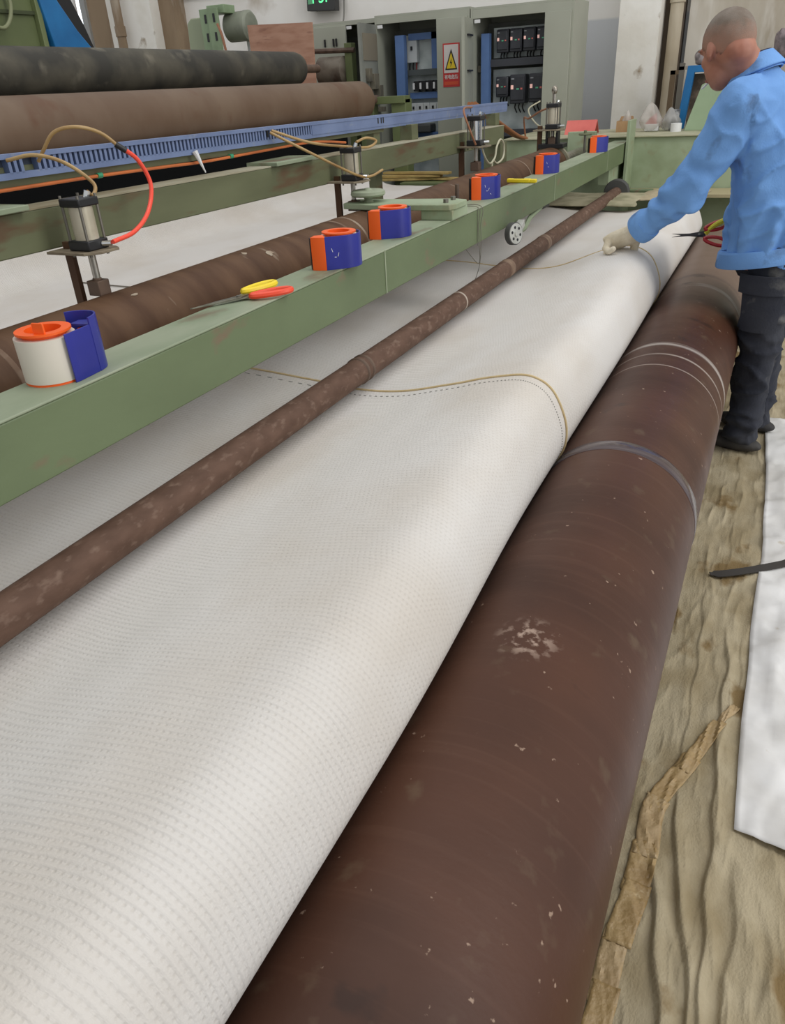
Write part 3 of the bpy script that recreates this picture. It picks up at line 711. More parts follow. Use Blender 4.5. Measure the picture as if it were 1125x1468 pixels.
b = MB((-1.36, 5.25, 1.06)); b.bx(-1.44, -1.28, 5.18, 5.3, 1.06, 1.085); b.bx(-1.40, -1.385, 5.2, 5.26, 1.085, 1.162).bx(-1.335, -1.32, 5.2, 5.26, 1.085, 1.162)
tag(b.build('cylinder_bracket', BLACK, bev=.002), 'black bracket under the farthest pneumatic cylinder', 'bracket')

# hoses and cables
def hose(name, label, pts, r, m, cat='hose'):
    b = MB(pts[0]); b.tube(pts, r, 10); return tag(b.build(name, m), label, cat)
hose('air_hose', 'curved orange-red air hose plugged into the nearest cylinder', [(-1.352, 1.337, 1.176), (-1.36, 1.42, 1.185), (-1.39, 1.51, 1.215), (-1.41, 1.56, 1.27), (-1.42, 1.545, 1.325), (-1.43, 1.512, 1.356)], .0052, RED_HOSE)
hose('air_hose', 'tan hose arching from the blue duct to the orange-red hose', [(-1.435, 1.508, 1.358), (-1.45, 1.47, 1.392), (-1.47, 1.42, 1.408), (-1.51, 1.39, 1.40), (-1.54, 1.375, 1.365), (-1.56, 1.37, 1.342)], .0042, TAN_HOSE)
b = MB((-1.43, 1.51, 1.357)); b.cyl((-1.427, 1.517, 1.35), (-1.44, 1.50, 1.366), .0068); tag(b.build('hose_connector', BLACK), 'black connector joining the tan and orange-red hoses', 'connector')
hose('air_hose', 'yellowed hose curling down onto the nearest cylinder', [(-1.56, 1.285, 1.352), (-1.50, 1.31, 1.36), (-1.45, 1.345, 1.34), (-1.41, 1.375, 1.295), (-1.395, 1.35, 1.272), (-1.39, 1.332, 1.283)], .0042, TAN_HOSE)
hose('air_hose', 'upper tan hose swinging from the duct to the cylinder by the handwheel', [(-1.555, 2.34, 1.345), (-1.48, 2.45, 1.30), (-1.43, 2.60, 1.275), (-1.40, 2.73, 1.262), (-1.40, 2.80, 1.278), (-1.41, 2.74, 1.292), (-1.41, 2.66, 1.284)], .0045, TAN_HOSE)
hose('air_hose', 'lower tan hose drooping past the cylinder by the handwheel', [(-1.555, 2.33, 1.34), (-1.47, 2.40, 1.28), (-1.41, 2.52, 1.215), (-1.38, 2.62, 1.175), (-1.375, 2.70, 1.168), (-1.38, 2.80, 1.178)], .0045, TAN_HOSE)
hose('air_hose', 'clear looped hose under the shiny cylinder', [(-1.39, 3.94, 1.19), (-1.38, 3.98, 1.12), (-1.38, 4.06, 1.08), (-1.38, 4.14, 1.10), (-1.38, 4.17, 1.15), (-1.38, 4.23, 1.18), (-1.38, 4.29, 1.15), (-1.38, 4.28, 1.09), (-1.38, 4.18, 1.07), (-1.38, 4.11, 1.09), (-1.38, 4.09, 1.05)], .005, CLEAR_HOSE)
hose('air_hose', 'brown hose hanging from the duct down to the shiny cylinder', [(-1.555, 4.27, 1.335), (-1.47, 3.92, 1.335), (-1.42, 3.87, 1.25), (-1.40, 3.90, 1.18)], .005, mat('brown_hose', (150, 100, 70), .5))
hose('air_hose', 'brown hose reaching the farthest cylinder from the cabinets', [(-1.37, 5.2, 1.29), (-1.45, 5.25, 1.27), (-1.6, 5.5, 1.22), (-1.78, 6.0, 1.2), (-1.8, 6.12, 1.065)], .006, mat('brown_hose', (150, 100, 70), .5))
hose('air_hose', 'grey hose drooping at the foot of the farthest cylinder', [(-1.33, 5.23, 1.18), (-1.42, 5.3, 1.17), (-1.55, 5.5, 1.19), (-1.72, 5.9, 1.26), (-1.75, 6.3, 1.30)], .005, CLEAR_HOSE)
hose('power_cable', 'orange cable strung under the thin green rail', [(-1.578, .7, 1.292), (-1.578, 1.26, 1.292), (-1.578, 1.56, 1.291), (-1.578, 1.83, 1.287), (-1.578, 2.0, 1.284), (-1.578, 2.3, 1.287), (-1.578, 2.6, 1.290), (-1.575, 2.74, 1.283), (-1.575, 2.88, 1.270)], .0042, ORANGE_CABLE, 'cable')
for k, (y, z) in enumerate(((1.565, 1.293), (2.13, 1.288))):
    b = MB((-1.578, y, z)); b.cyl((-1.578, y - .008, z - .001), (-1.578, y + .008, z - .001), .0065); tag(b.build('cable_clip', mat('green_clip', (60, 150, 110), .5)), ('green clip on the orange cable near the red hose', 'green clip on the orange cable left of the handwheel')[k], 'clip')
b = MB((-1.57, 1.96, 1.26)); b.tube([(-1.56, 1.935, 1.317), (-1.555, 1.94, 1.30), (-1.55, 1.945, 1.28), (-1.548, 1.955, 1.258)], lambda t: .0085 * (1 - .8 * t), 8)
tag(b.build('paper_tag', WHITE_PL), 'white twist of tape hanging from the thin green rail', 'tag')
for k in range(3):
    pts = [(-1.79 - .012 * k, 6.12 + .03 * k, 1.06), (-1.80 - .015 * k, 5.9, 1.10), (-1.82 - .02 * k, 5.4, 1.24), (-1.80 - .02 * k, 5.0, 1.335)]
    hose('machine_cable', ('topmost of the rust-orange cables sloping from the duct end to the cabinets', 'middle rust-orange cable sloping from the duct end', 'lowest rust-orange cable sloping from the duct end')[k], pts, .012, mat('rust_cable', (150, 96, 58), .6), 'cable')

# ------------------------------------------------------------------ end frame across the far end
ob = (-.8, 6.1, 0)
root = thing('end_frame', 'pale green steel end frame closing the far end of the machine', 'frame', ob)
MB(ob).bx(-1.95, .45, 6.09, 6.13, 0, 1.052).build('front_plate', GREEN_LIGHT, root, .003)
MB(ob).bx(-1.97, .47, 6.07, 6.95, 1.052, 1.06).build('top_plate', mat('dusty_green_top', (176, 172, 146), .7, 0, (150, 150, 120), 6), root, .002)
MB(ob).bx(-1.012, -.992, 5.86, 6.09, .5, 1.17).build('fin', GREEN_LIGHT, root, .002)
MB(ob).bx(-1.12, -1.05, 5.55, 6.09, .80, .908).build('gusset', GREEN_LIGHT, root, .002)
for x in (-1.9, .4): MB(ob).bx(x - .04, x + .04, 6.85, 6.93, 0, 1.052).build('leg', GREEN_LIGHT, root)
MB(ob).bx(-1.46, -1.26, 6.04, 6.09, .80, 1.10).build('bearing_block', GREEN_LIGHT, root, .004)
MB(ob).bx(-.985, .1, 5.75, 6.08, .70, .72).build('lower_shelf', mat('tan_shelf', (170, 158, 124), .7), root)
# valve on the plate
vr = thing('hand_valve', 'small dark valve wheel on the green crosspiece by the red folded sign', 'valve', (-1.27, 5.75, 1.035))
b = MB((-1.27, 5.75, 1.035)); b.cyl((-1.27, 5.75, .96), (-1.27, 5.75, 1.10), .008); b.build('stem', BOLT, vr)
b = MB((-1.27, 5.75, 1.035)); b.revolve((-1.27, 5.75, 1.095), (0, 0, 1), [(0, .04), (.006, .045), (.012, .04), (.012, .012), (.03, .01)], 20); b.build('wheel', GREEN_OLD, vr)
MB((-1.27, 5.75, 1.035)).bx(-1.31, -1.23, 5.72, 5.78, .95, .965).build('bracket', GREEN_LIGHT, vr)

# folded tan cloth under the pipe end
def cloth(name, label, x0, x1, y0, y1, zb, hgt, m, seed, holes=None):
    def fn(u, v):
        x = x0 + (x1 - x0) * u; y = y0 + (y1 - y0) * v
        e = min(1, 6 * min(u, 1 - u, v, 1 - v)); e = sqrt(max(e, 0))
        return (x + .015 * sin(v * 9 + seed), y + .012 * sin(u * 11 + seed), zb + hgt * e * (.75 + .4 * fbm(x * 6, y * 5, seed)))
    b = MB(((x0 + x1) / 2, (y0 + y1) / 2, zb)); b.grid(fn, 40, 40); o = b.build(name, m, ang=180)
    md = o.modifiers.new('solid', 'SOLIDIFY'); md.thickness = .004
    return tag(o, label, 'cloth')
KHAKI = mat('khaki_cloth', (172, 164, 136), .9, 0, (140, 136, 108), 9, bump=.2, bscale=60)
cloth('folded_cloth', 'folded khaki cloth on the felt behind the wheel of the rusty pipe', -1.33, -.78, 4.95, 5.5, .752, .02, KHAKI, 1)
cloth('folded_cloth', 'crumpled tan cloth on the felt in front of the pale end frame', -.8, -.42, 5.25, 5.7, .745, .03, mat('tan_cloth', (178, 164, 136), .9, 0, (150, 138, 110), 9), 5)
# ------------------------------------------------------------------ bracket arm with handwheel over the press roller
ob = (-1.2, 2.63, 1.035)
root = thing('clamp_arm', 'flat green clamp arm bolted across the beam with a round handwheel', 'clamp', ob)
MB(ob).prism([(-1.44, 2.58), (-1.30, 2.555), (-1.02, 2.575), (-1.005, 2.60), (-1.005, 2.71), (-1.05, 2.73), (-1.30, 2.705), (-1.44, 2.70)], (0, 0, 1.068), (1, 0, 0), (0, 1, 0), (0, 0, .02)).build('arm_plate', GREEN_LIGHT, root, .003)
MB(ob).bx(-1.13, -1.01, 2.58, 2.73, 1.035, 1.068).build('foot_block', GREEN_LIGHT, root, .003)
b = MB(ob); b.revolve((-1.36, 2.63, 1.088), (0, 0, 1), [(0, .02), (.008, .014), (.018, .018), (.02, .058), (.026, .064), (.036, .062), (.04, .054), (.04, .016), (.046, .012)], 32); b.build('handwheel', GREEN_TOP, root)
for x, y in ((-1.05, 2.62), (-1.05, 2.69)): MB(ob).cyl((x, y, 1.088), (x, y, 1.10), .01, n=6).build('bolt', BOLT, root)
MB(ob).cyl((-1.10, 2.86, 1.035), (-1.10, 2.86, 1.12), .008, n=10).build('pin', RUST_DARK, root)

# guide wheel hanging under the beam
ob = (-.985, 3.22, .85)
root = thing('guide_wheel', 'small grey spoked wheel on a green arm hanging under the beam', 'wheel', ob)
ax = Vector((.92, -.38, .1)).normalized(); c0 = Vector((-.985, 3.22, .885))
GREY_WH = mat('grey_wheel', (206, 206, 198), .5, 0, (186, 186, 178), 20)
b = MB(ob); b.revolve(c0 - ax * .012, ax, [(0, .036), (0, .045), (.024, .045), (.024, .036)], 36, True); b.build('tyre', mat('dark_grey_tyre', (92, 92, 90), .6), root)
b = MB(ob); b.revolve(c0 - ax * .010, ax, [(0, .001), (0, .041), (.0245, .041), (.0245, .012), (.030, .011), (.030, .001)], 36); b.build('disc', GREY_WH, root)
u = ax.orthogonal().normalized(); v = ax.cross(u)
for k in range(6):
    p = c0 + (u * cos(k * pi / 3) + v * sin(k * pi / 3)) * .026 + ax * .0140; MB(ob).cyl(p, p + ax * .0012, .006, n=10).build('hole', BLACK, root)
b = MB(ob); b.tube([(-.995, 3.24, .885), (-1.0, 3.42, .872), (-1.03, 3.62, .888), (-1.05, 3.9, .90)], .011, 8); b.build('arm', GREEN_LIGHT, root)
MB(ob).box((-1.06, 3.92, .90), (.05, .12, .02)).build('hinge', BLACK, root, .002)
MB(ob).box((-1.0, 3.36, .895), (.03, .05, .03), Matrix.Rotation(.4, 3, 'X')).build('hub_bracket', GREY_WH, root, .003)
# strings tied over the beam
for pts, lab in (([(-1.12, 2.92, 1.037), (-1.017, 2.90, 1.0375), (-1.0155, 2.89, .97), (-1.012, 2.885, .90), (-1.02, 2.89, .82), (-1.04, 2.88, .755), (-1.05, 2.87, .752)], 'thin string looped over the beam and trailing on the felt'),
                 ([(-1.12, 2.885, 1.037), (-1.017, 2.865, 1.0375), (-1.015, 2.86, .97), (-1.01, 2.86, .90), (-1.02, 2.88, .83), (-1.04, 2.79, .9), (-1.045, 2.76, .92)], 'second thin string knotted below the beam')):
    hose('string', lab, pts, .0013, STRING, 'string')

# ------------------------------------------------------------------ tape dispensers
def dispenser(label, loc, rz, mirror=False, near=False, marks=0):
    root = thing('tape_dispenser', label, 'dispenser', loc, rz, 'tape dispensers on the green beam')
    s = -1 if mirror else 1; h = .080; R_ = .05
    MB().revolve((0, 0, .004), (0, 0, 1), [(0, .037), (0, R_), (h - .006, R_), (h - .006, .037)], 48, True).build('tape_roll', TAPE_WHITE, root)
    MB().revolve((0, 0, 0), (0, 0, 1), [(0, .030), (0, .0492), (.004, .0492), (.004, .030)], 48, True).build('base_flange', ORANGE, root)
    hub = MB().revolve((0, 0, .002), (0, 0, 1), [(0, .030), (0, .0365), (h + .002, .0365), (h + .002, .046), (h + .006, .046), (h + .006, .030)], 48, True).build('hub', ORANGE, root)
    if near: MB().box((-.030, -.018, h + .014), (.004, .022, .024)).build('tab', ORANGE, hub, .001)
    e = .10 if near else .62
    arc = [(-s * .048, -.060, 0), (-s * .024, -.0585, 0)] + [(s * .0565 * sin(a), -.0565 * cos(a), 0) for a in [i * (pi * e) / 14 for i in range(15)]]
    b = MB(); b.ribbon(arc, h + .004, .003); side = b.build('side_cover', BLUE_PLASTIC, root, .0006)
    nose = [(-s * .048, -.0605, 0), (-s * .066, -.054, 0), (-s * .082, -.042, 0)]
    if near: nose = [tuple(p) for p in catmull([(-s * .044, -.0605, 0), (-s * .066, -.057, 0), (-s * .085, -.044, 0), (-s * .090, -.024, 0), (-s * .084, -.002, 0), (-s * .074, .010, 0)], 3)]
    b = MB(); b.ribbon(nose, h + (.016 if near else .004), .0035); b.build('nose', BLUE_PLASTIC if near else ORANGE, root, .0006)
    b = MB(); b.prism([(-s * .046, -.058), (-s * .080, -.042), (-s * .070, -.02), (-s * .046, -.02)], (0, 0, h), (1, 0, 0), (0, 1, 0), (0, 0, .004)); b.build('top_web', BLUE_PLASTIC if near else ORANGE, root, .0006)
    b = MB(); b.box((-s * .082, -.030, h / 2), (.004, .022, h)); b.build('cutter', BLACK, root, .0006)
    if near: MB().box((-s * .056, -.040, h * .55), (.016, .02, h * .8)).build('pressure_pad', ORANGE, root, .002)
    random.seed(marks + 3)
    for k in range(marks):
        MB().box((-s * (.03 - .008 * k), -.0603, .05 - .012 * (k % 2) - .006 * k), (.0012 + .004 * (k % 2), .0006, .010 if k % 2 == 0 else .0016), Matrix.Rotation(.3 * (k - 1), 3, 'Y')).build('white_mark', WHITE_PL, side)
    return root
ZB = 1.035
dispenser('nearest tape dispenser turned away, showing its white tape roll', (-1.095, .88, ZB), radians(100), True, True)
dispenser('blue and orange tape dispenser on the beam in front of its twin', (-1.050, 1.845, ZB), radians(38), marks=3)
dispenser('blue and orange tape dispenser standing just behind another by the handwheel arm', (-1.098, 2.285, ZB), radians(33), marks=0)
dispenser('blue and orange tape dispenser beside the bolted end of the clamp arm', (-1.088, 3.16, ZB), radians(42), marks=4)
dispenser('blue and orange tape dispenser just beyond the yellow cutter', (-1.075, 4.06, ZB), radians(38), marks=2)
dispenser('farthest tape dispenser near the red folded sign', (-1.065, 5.21, ZB), radians(42))

def scissors(label, tip, end, up, mA, mB, blade, spread=.028, name='scissors'):
    tip = Vector(tip); end = Vector(end); d = (end - tip).normalized(); L_ = (end - tip).length; up = Vector(up).normalized()
    sd = up.cross(d).normalized(); up = d.cross(sd)
    root = thing(name, label, 'scissors', tip)
    F = lambda a, s_, u_: tip + d * (a * L_) + sd * s_ + up * u_
    for k, (sg, m) in enumerate(((1, mA), (-1, mB))):
        z0 = .001 + .003 * k
        # blade: from tip to the pivot and on to the handle of the other side
        pts = [F(0, sg * spread * .22, z0), F(.25, sg * (spread * .16 - .008), z0), F(.50, -sg * .010, z0), F(.62, -sg * .013, z0), F(.62, -sg * .001, z0), F(.5, sg * .006, z0), F(.25, sg * spread * .17, z0)]
        b = MB(tip); n = len(pts); b.add(pts + [p + up * .0025 for p in pts], [tuple(range(n)), tuple(range(2 * n - 1, n - 1, -1))] + [(i, (i + 1) % n, n + (i + 1) % n, n + i) for i in range(n)])
        b.build('blade', blade, root)
        loop = []
        for i in range(19):
            t = 2 * pi * i / 18
            loop.append(F(.60 + .20 * (1 - cos(t)), -sg * (.020 + .6 * spread * (1 - cos(t)) / 2) + .0195 * sin(t) * (.6 + .4 * (1 - cos(t)) / 2), .006 + .004 * k))
        b = MB(tip); b.tube(loop, .0072, 8, 3); b.build('handle', m, root)
    b = MB(tip); b.cyl(F(.5, 0, 0), F(.5, 0, .009), .005, n=12); b.build('pivot_screw', BOLT, root)
    return root
scissors('scissors with one yellow and one orange-red handle lying on the beam', (-1.150, 1.325, ZB + .001), (-1.040, 1.535, ZB + .006), (0, 0, 1), RED, YELLOW, BLADE, .03)

ob = (-1.09, 3.64, ZB)
root = thing('box_cutter', 'bright yellow box cutter lying on the beam', 'cutter', ob, 0)
Mx = Matrix.Rotation(radians(-6), 3, 'Z')
MB(ob).box((-1.095, 3.64, ZB + .010), (.115, .024, .018), Mx).build('handle', YELLOW, root, .005)
MB(ob).box((-1.025, 3.634, ZB + .009), (.03, .022, .016), Mx).build('nose', YELLOW, root, .004)
MB(ob).box((-1.095, 3.639, ZB + .0195), (.05, .008, .002), Mx).build('slider', BLACK, root)

# ------------------------------------------------------------------ control cabinets
def cabinet(label, x0, x1, y0, ztop, xo0, xo1, zo, depth=.5):
    """hollow sheet cabinet, opening xo0..xo1 below zo"""
    ob = ((x0 + x1) / 2, y0, 0)
    root = thing('control_cabinet', label, 'cabinet', ob)
    y1 = y0 + depth; t = .015
    q = MB(ob); q.bx(x0, x0 + t, y0, y1, 0, ztop).bx(x1 - t, x1, y0, y1, 0, ztop).bx(x0 + t, x1 - t, y1 - t, y1, 0, ztop).bx(x0 + t, x1 - t, y0, y1 - t, ztop - t, ztop).bx(x0 + t, x1 - t, y0, y1 - t, 0, .08)
    q.build('shell', CAB, root)
    MB(ob).bx(x0 + t, x1 - t, y0, y0 + .03, zo, ztop - t).build('header', CAB, root, .002)
    MB(ob).bx(x0 + t, x1 - t, y1 - .1, y1 - .08, .1, ztop - .1).build('mounting_plate', CAB_IN, root)
    MB(ob).bx(xo0, xo0 + .05, y0 + .005, y0 + .012, zo - .03, zo - .005).build('door_lamp', WHITE_PL, root)
    return root, ob
# left small cabinet
c1, ob = cabinet('low grey cabinet behind the plywood with a half-open front', -4.16, -3.49, 7.12, 1.99, -3.8, -3.5, 1.955)
MB(ob).bx(-4.145, -3.80, 7.095, 7.12, .1, 1.955).build('door', CAB, c1, .002)
for x in (-4.02, -3.93, -3.90): MB(ob).bx(x, x + .012, 7.08, 7.095, 1.80, 1.86).build('handle', BLACK, c1)
MB(ob).bx(-3.79, -3.50, 7.16, 7.6, 1.40, 1.43).build('shelf', CAB_PLATE, c1)
b = MB((-3.70, 7.46, 1.6)); b.bx(-3.77, -3.66, 7.42, 7.51, 1.60, 1.80)
o = tag(b.build('circuit_breaker', mat('breaker_white', (200, 204, 204), .5), bev=.004), 'white circuit breaker inside the small left cabinet', 'breaker')
MB((-3.70, 7.46, 1.6)).bx(-3.725, -3.705, 7.41, 7.42, 1.69, 1.72).build('toggle', BLACK, o)
for k in range(3):
    hose('cabinet_wire', ('left', 'middle', 'right')[k] + ' blue wire below the white breaker in the small cabinet', [(-3.75 + .03 * k, 7.44, 1.60), (-3.74 + .02 * k, 7.42, 1.54), (-3.745 + .015 * k, 7.44, 1.44)], .006, mat('blue_wire', (60, 80, 140), .5), 'wire')
# middle cabinet
c2, ob = cabinet('tall grey control cabinet with a warning sign on its closed door', -3.45, -2.57, 7.0, 1.995, -3.43, -2.86, 1.93)
dr = MB(ob).bx(-2.86, -2.585, 6.975, 7.0, .1, 1.93).build('door', CAB, c2, .002)
# open left door with relay boxes
A = Vector((-3.45, 7.0)); B = Vector((-3.405, 6.60)); dd = (B - A); L_ = dd.length; dd /= L_; nn = Vector((-dd.y, dd.x))
def on_door(q, A, dd, nn, a0, a1, n0, n1, z0, z1):
    vs = []
    for a in (a0, a1):
        for n_ in (n0, n1):
            for z in (z0, z1): p = A + dd * a + nn * n_; vs.append((p.x, p.y, z))
    return q.add(vs, [(0, 1, 3, 2), (4, 6, 7, 5), (0, 4, 5, 1), (2, 3, 7, 6), (0, 2, 6, 4), (1, 5, 7, 3)])
d2 = on_door(MB(ob), A, dd, nn, 0, L_, -.012, .012, .1, 1.93).build('door', CAB_IN, c2)
d2['label'] = 'door swung open towards the machine'
on_door(MB(ob), A, dd, nn, .02, .36, .012, .02, 1.66, 1.86).build('document_pocket', mat('brown_pocket', (132, 124, 108), .6), d2)
for (a0, a1, z0, z1, n1) in ((.26, .33, 1.50, 1.60, .05), (.12, .24, 1.44, 1.56, .06), (.05, .14, 1.36, 1.47, .07), (.03, .1, 1.26, 1.30, .08), (.03, .1, 1.18, 1.22, .08)):
    on_door(MB(ob), A, dd, nn, a0, a1, .012, n1, z0, z1).build('relay_box', mat('relay_tan', (116, 110, 94), .6, 0, (84, 80, 70), 12), d2, .002)
MB(ob).bx(-3.29, -3.205, 7.06, 7.12, .1, 1.84).build('upright', BLUE_UP, c2)
for z in (1.345, 1.02, .62): MB(ob).bx(-3.2, -2.8, 7.15, 7.2, z, z + .05).build('crossbar', BLUE_UP, c2)
MB(ob).bx(-2.98, -2.93, 7.15, 7.2, 1.55, 1.85).build('crossbar', BLUE_UP, c2)
MB(ob).bx(-3.2, -2.8, 7.15, 7.2, 1.80, 1.85).build('crossbar', BLUE_UP, c2)
MB(ob).bx(-3.36, -2.62, 7.22, 7.245, .3, 1.84).build('device_plate', CAB_PLATE, c2)
MB(ob).bx(-3.3, -2.72, 7.14, 7.22, 1.53, 1.575).build('wire_duct', mat('dark_grey_duct', (80, 86, 86), .6), c2)
def breaker(label, x0, x1, z0, z1, y=7.16, m=None, legs=3):
    ob = ((x0 + x1) / 2, 7.22, z0)
    r = thing('circuit_breaker', label, 'breaker', ob, group='switchgear in the cabinets')
    MB(ob).bx(x0, x1, y, 7.22, z0, z1).build('case', m or mat('breaker_white', (200, 204, 204), .5), r, .004)
    MB(ob).bx((x0 + x1) / 2 - .008, (x0 + x1) / 2 + .008, y - .012, y, (z0 + z1) / 2, (z0 + z1) / 2 + .03).build('toggle', BLACK, r)
    for k in range(legs):
        x = x0 + (x1 - x0) * (k + .5) / legs
        MB(ob).tube([(x, y + .03, z0), (x, y + .02, z0 - .04), (x, y + .03, z0 - .09)], .007, 6).build('wire', BLACK if k < legs - 1 else mat('red_wire', (130, 50, 50), .5), r)
        MB(ob).cyl((x, y + .03, z1), (x, y + .03, z1 + .02), .008, n=8).build('terminal', BLACK, r)
    return r
breaker('white breaker beside the blue upright in the middle cabinet', -3.225, -3.125, 1.63, 1.82)
breaker('pale breaker behind the blue frame in the middle cabinet', -2.935, -2.86, 1.60, 1.79, 7.17)
for k in range(5):
    x = -3.13 + .066 * k; ob2 = (x, 7.20, 1.4)
    r = thing('contactor', ('first', 'second', 'third', 'fourth', 'fifth')[k] + ' contactor from the blue upright in the middle cabinet row', 'contactor', ob2, group='row of contactors')
    MB(ob2).bx(x - .026, x + .026, 7.13, 7.22, 1.405, 1.485).build('case', BLACK, r, .003)
    MB(ob2).bx(x - .030, x - .012, 7.122, 7.13, 1.42, 1.47).build('face_plate', WHITE_PL, r)
for k in range(6):
    x = -3.17 + .064 * k; ob2 = (x, 7.20, 1.24)
    r = thing('relay', ('first', 'second', 'third', 'fourth', 'fifth', 'sixth')[k] + ' white relay from the left in the lower row of the middle cabinet', 'relay', ob2, group='row of white relays')
    MB(ob2).bx(x - .031, x + .031, 7.15, 7.22, 1.24, 1.31).build('case', mat('breaker_white', (200, 204, 204), .5), r, .003)
    MB(ob2).bx(x - .008, x + .008, 7.143, 7.15, 1.262, 1.285).build('switch', BLACK, r)
b = MB((-3.05, 7.3, 1.0)); b.bx(-3.18, -2.98, 7.08, 7.22, 1.07, 1.14); tag(b.build('power_supply', mat('dark_grey_device', (72, 74, 74), .6), bev=.012), 'dark grey power unit low in the middle cabinet', 'device')
for k, x in enumerate((-3.12, -2.98, -2.9)):
    hose('cabinet_wire', ('left', 'middle', 'right')[k] + ' black wire bundle at the bottom of the middle cabinet', [(x, 7.33, 1.06), (x + .03, 7.25, .85), (x - .02, 7.3, .6), (x, 7.3, .2)], .014, BLACK, 'wire')
# warning sign on the closed door
ob = (-2.725, 6.972, 1.42)
sg = thing('warning_sign', 'red and white electric-shock warning sign with yellow triangle on the cabinet door', 'sign', ob)
SR = mat('sign_red', (190, 48, 46), .5); SW = mat('sign_white', (212, 206, 202), .5); SY = mat('sign_yellow', (226, 196, 40), .5); SK = mat('sign_black', (30, 28, 26), .5); SO = mat('sign_orange_red', (206, 80, 48), .5)
MB(ob).bx(-2.802, -2.650, 6.971, 6.975, 1.425, 1.748).build('panel', SR, sg)
MB(ob).bx(-2.792, -2.660, 6.9698, 6.971, 1.53, 1.738).build('white_field', SW, sg)
MB(ob).prism([(-.056, 0), (.056, 0), (0, .155)], (-2.726, 6.9698, 1.553), (1, 0, 0), (0, 0, 1), (0, -.001, 0)).build('triangle_border', SK, sg)
MB(ob).prism([(-.042, .010), (.042, .010), (0, .125)], (-2.726, 6.9688, 1.553), (1, 0, 0), (0, 0, 1), (0, -.001, 0)).build('triangle', SY, sg)
MB(ob).prism([(.004, .085), (-.012, .048), (-.002, .050), (-.006, .018), (.011, .058), (.001, .056)], (-2.726, 6.9678, 1.553), (1, 0, 0), (0, 0, 1), (0, -.001, 0)).build('lightning_bolt', SK, sg)
text_obj('lettering', '有电危险', .034, SW, sg, (-2.726 - ob[0], 6.9705 - ob[1], 1.498 - ob[2]), (pi / 2, 0, 0), off=.0008, xs=.92)
MB(ob).bx(-2.790, -2.662, 6.9698, 6.971, 1.440, 1.466).build('lower_stripe', SO, sg)
# right cabinet
c3, ob = cabinet('tall grey control cabinet holding two rows of black drives', -2.56, -1.70, 7.0, 1.985, -2.53, -1.92, 1.905)
MB(ob).bx(-1.925, -1.715, 6.975, 7.0, .1, 1.905).build('door', CAB, c3, .002)
A = Vector((-2.55, 7.0)); B = Vector((-2.478, 6.60)); dd = (B - A); L_ = dd.length; dd /= L_; nn = Vector((-dd.y, dd.x))
d3 = on_door(MB(ob), A, dd, nn, 0, L_, -.012, .012, .1, 1.905).build('door', CAB, c3); d3['label'] = 'door swung open, seen nearly edge-on'
for z in (1.78, 1.53, 1.2): on_door(MB(ob), A, dd, nn, .1, .3, .012, .03, z, z + .012).build('stiffener', BLACK, d3)
MB(ob).bx(-2.495, -2.425, 7.08, 7.14, .1, 1.80).build('upright', BLUE_UP, c3)
MB(ob).bx(-2.54, -2.46, 7.12, 7.2, 1.52, 1.57).build('terminal_block', mat('relay_tan', (116, 110, 94), .6), c3, .004)
MB(ob).bx(-2.43, -1.80, 7.22, 7.245, 1.62, 1.84).build('device_plate', CAB_PLATE, c3)
MB(ob).bx(-2.43, -1.80, 7.22, 7.245, 1.02, 1.535).build('device_plate', CAB_PLATE, c3)
MB(ob).bx(-2.44, -1.80, 7.12, 7.24, 1.555, 1.61).build('wire_duct', mat('dark_duct', (58, 60, 66), .6), c3)
MB(ob).bx(-2.44, -1.80, 7.10, 7.24, 1.02, 1.07).build('wire_duct', mat('dark_duct', (58, 60, 66), .6), c3)
DRV = mat('black_drive', (52, 54, 60), .45, 0, (44, 46, 52), 12)
LEDG = mat('green_key', (90, 180, 140), .5); LEDR = mat('red_key', (214, 110, 100), .5); LEDD = mat('pale_pink_display', (238, 188, 178), .5, emit=.25)
def drive(label, x0, x1, z0, z1, y=7.09):
    ob = ((x0 + x1) / 2, 7.22, z0)
    r = thing('inverter_drive', label, 'drive', ob, group='black inverter drives')
    MB(ob).bx(x0, x1, y + .02, 7.22, z0, z1).build('case', DRV, r, .008)
    w_ = x1 - x0; hh = z1 - z0
    MB(ob).bx(x0 + .008, x1 - .008, y + .008, y + .02, z0 + .12 * hh, z1 - .06 * hh).build('front_panel', DRV, r, .005)
    f = y + .006
    MB(ob).bx(x0 + .1 * w_, x0 + .26 * w_, f, f + .002, z1 - .50 * hh, z1 - .36 * hh).build('display', LEDD, r)
    MB(ob).bx(x0 + .46 * w_, x0 + .62 * w_, f, f + .002, z1 - .52 * hh, z1 - .47 * hh).build('green_key', LEDG, r)
    MB(ob).bx(x0 + .72 * w_, x0 + .84 * w_, f, f + .002, z1 - .52 * hh, z1 - .46 * hh).build('red_key', LEDR, r)
    MB(ob).bx(x0 + .12 * w_, x0 + .30 * w_, f, f + .002, z1 - .17 * hh, z1 - .13 * hh).build('nameplate', mat('grey_print', (150, 152, 156), .5), r)
    for k in range(3):
        x = x0 + w_ * (.25 + .25 * k); MB(ob).tube([(x, y + .09, z0), (x, y + .07, z0 - .03), (x + .01, y + .1, z0 - .07)], .006, 6).build('wire', BLACK, r)
    return r
for k, x in enumerate((-2.37, -2.255, -2.14, -2.025)):
    drive(('first', 'second', 'third', 'fourth')[k] + ' black drive from the blue upright in the top row', x, x + .105, 1.655, 1.822)
drive('smallest black drive in the lower row of the right cabinet', -2.37, -2.262, 1.325, 1.48)
drive('large black drive in the middle of the lower row', -2.245, -2.108, 1.27, 1.49)
drive('large black drive half hidden by the closed cabinet door', -2.078, -1.94, 1.275, 1.49)

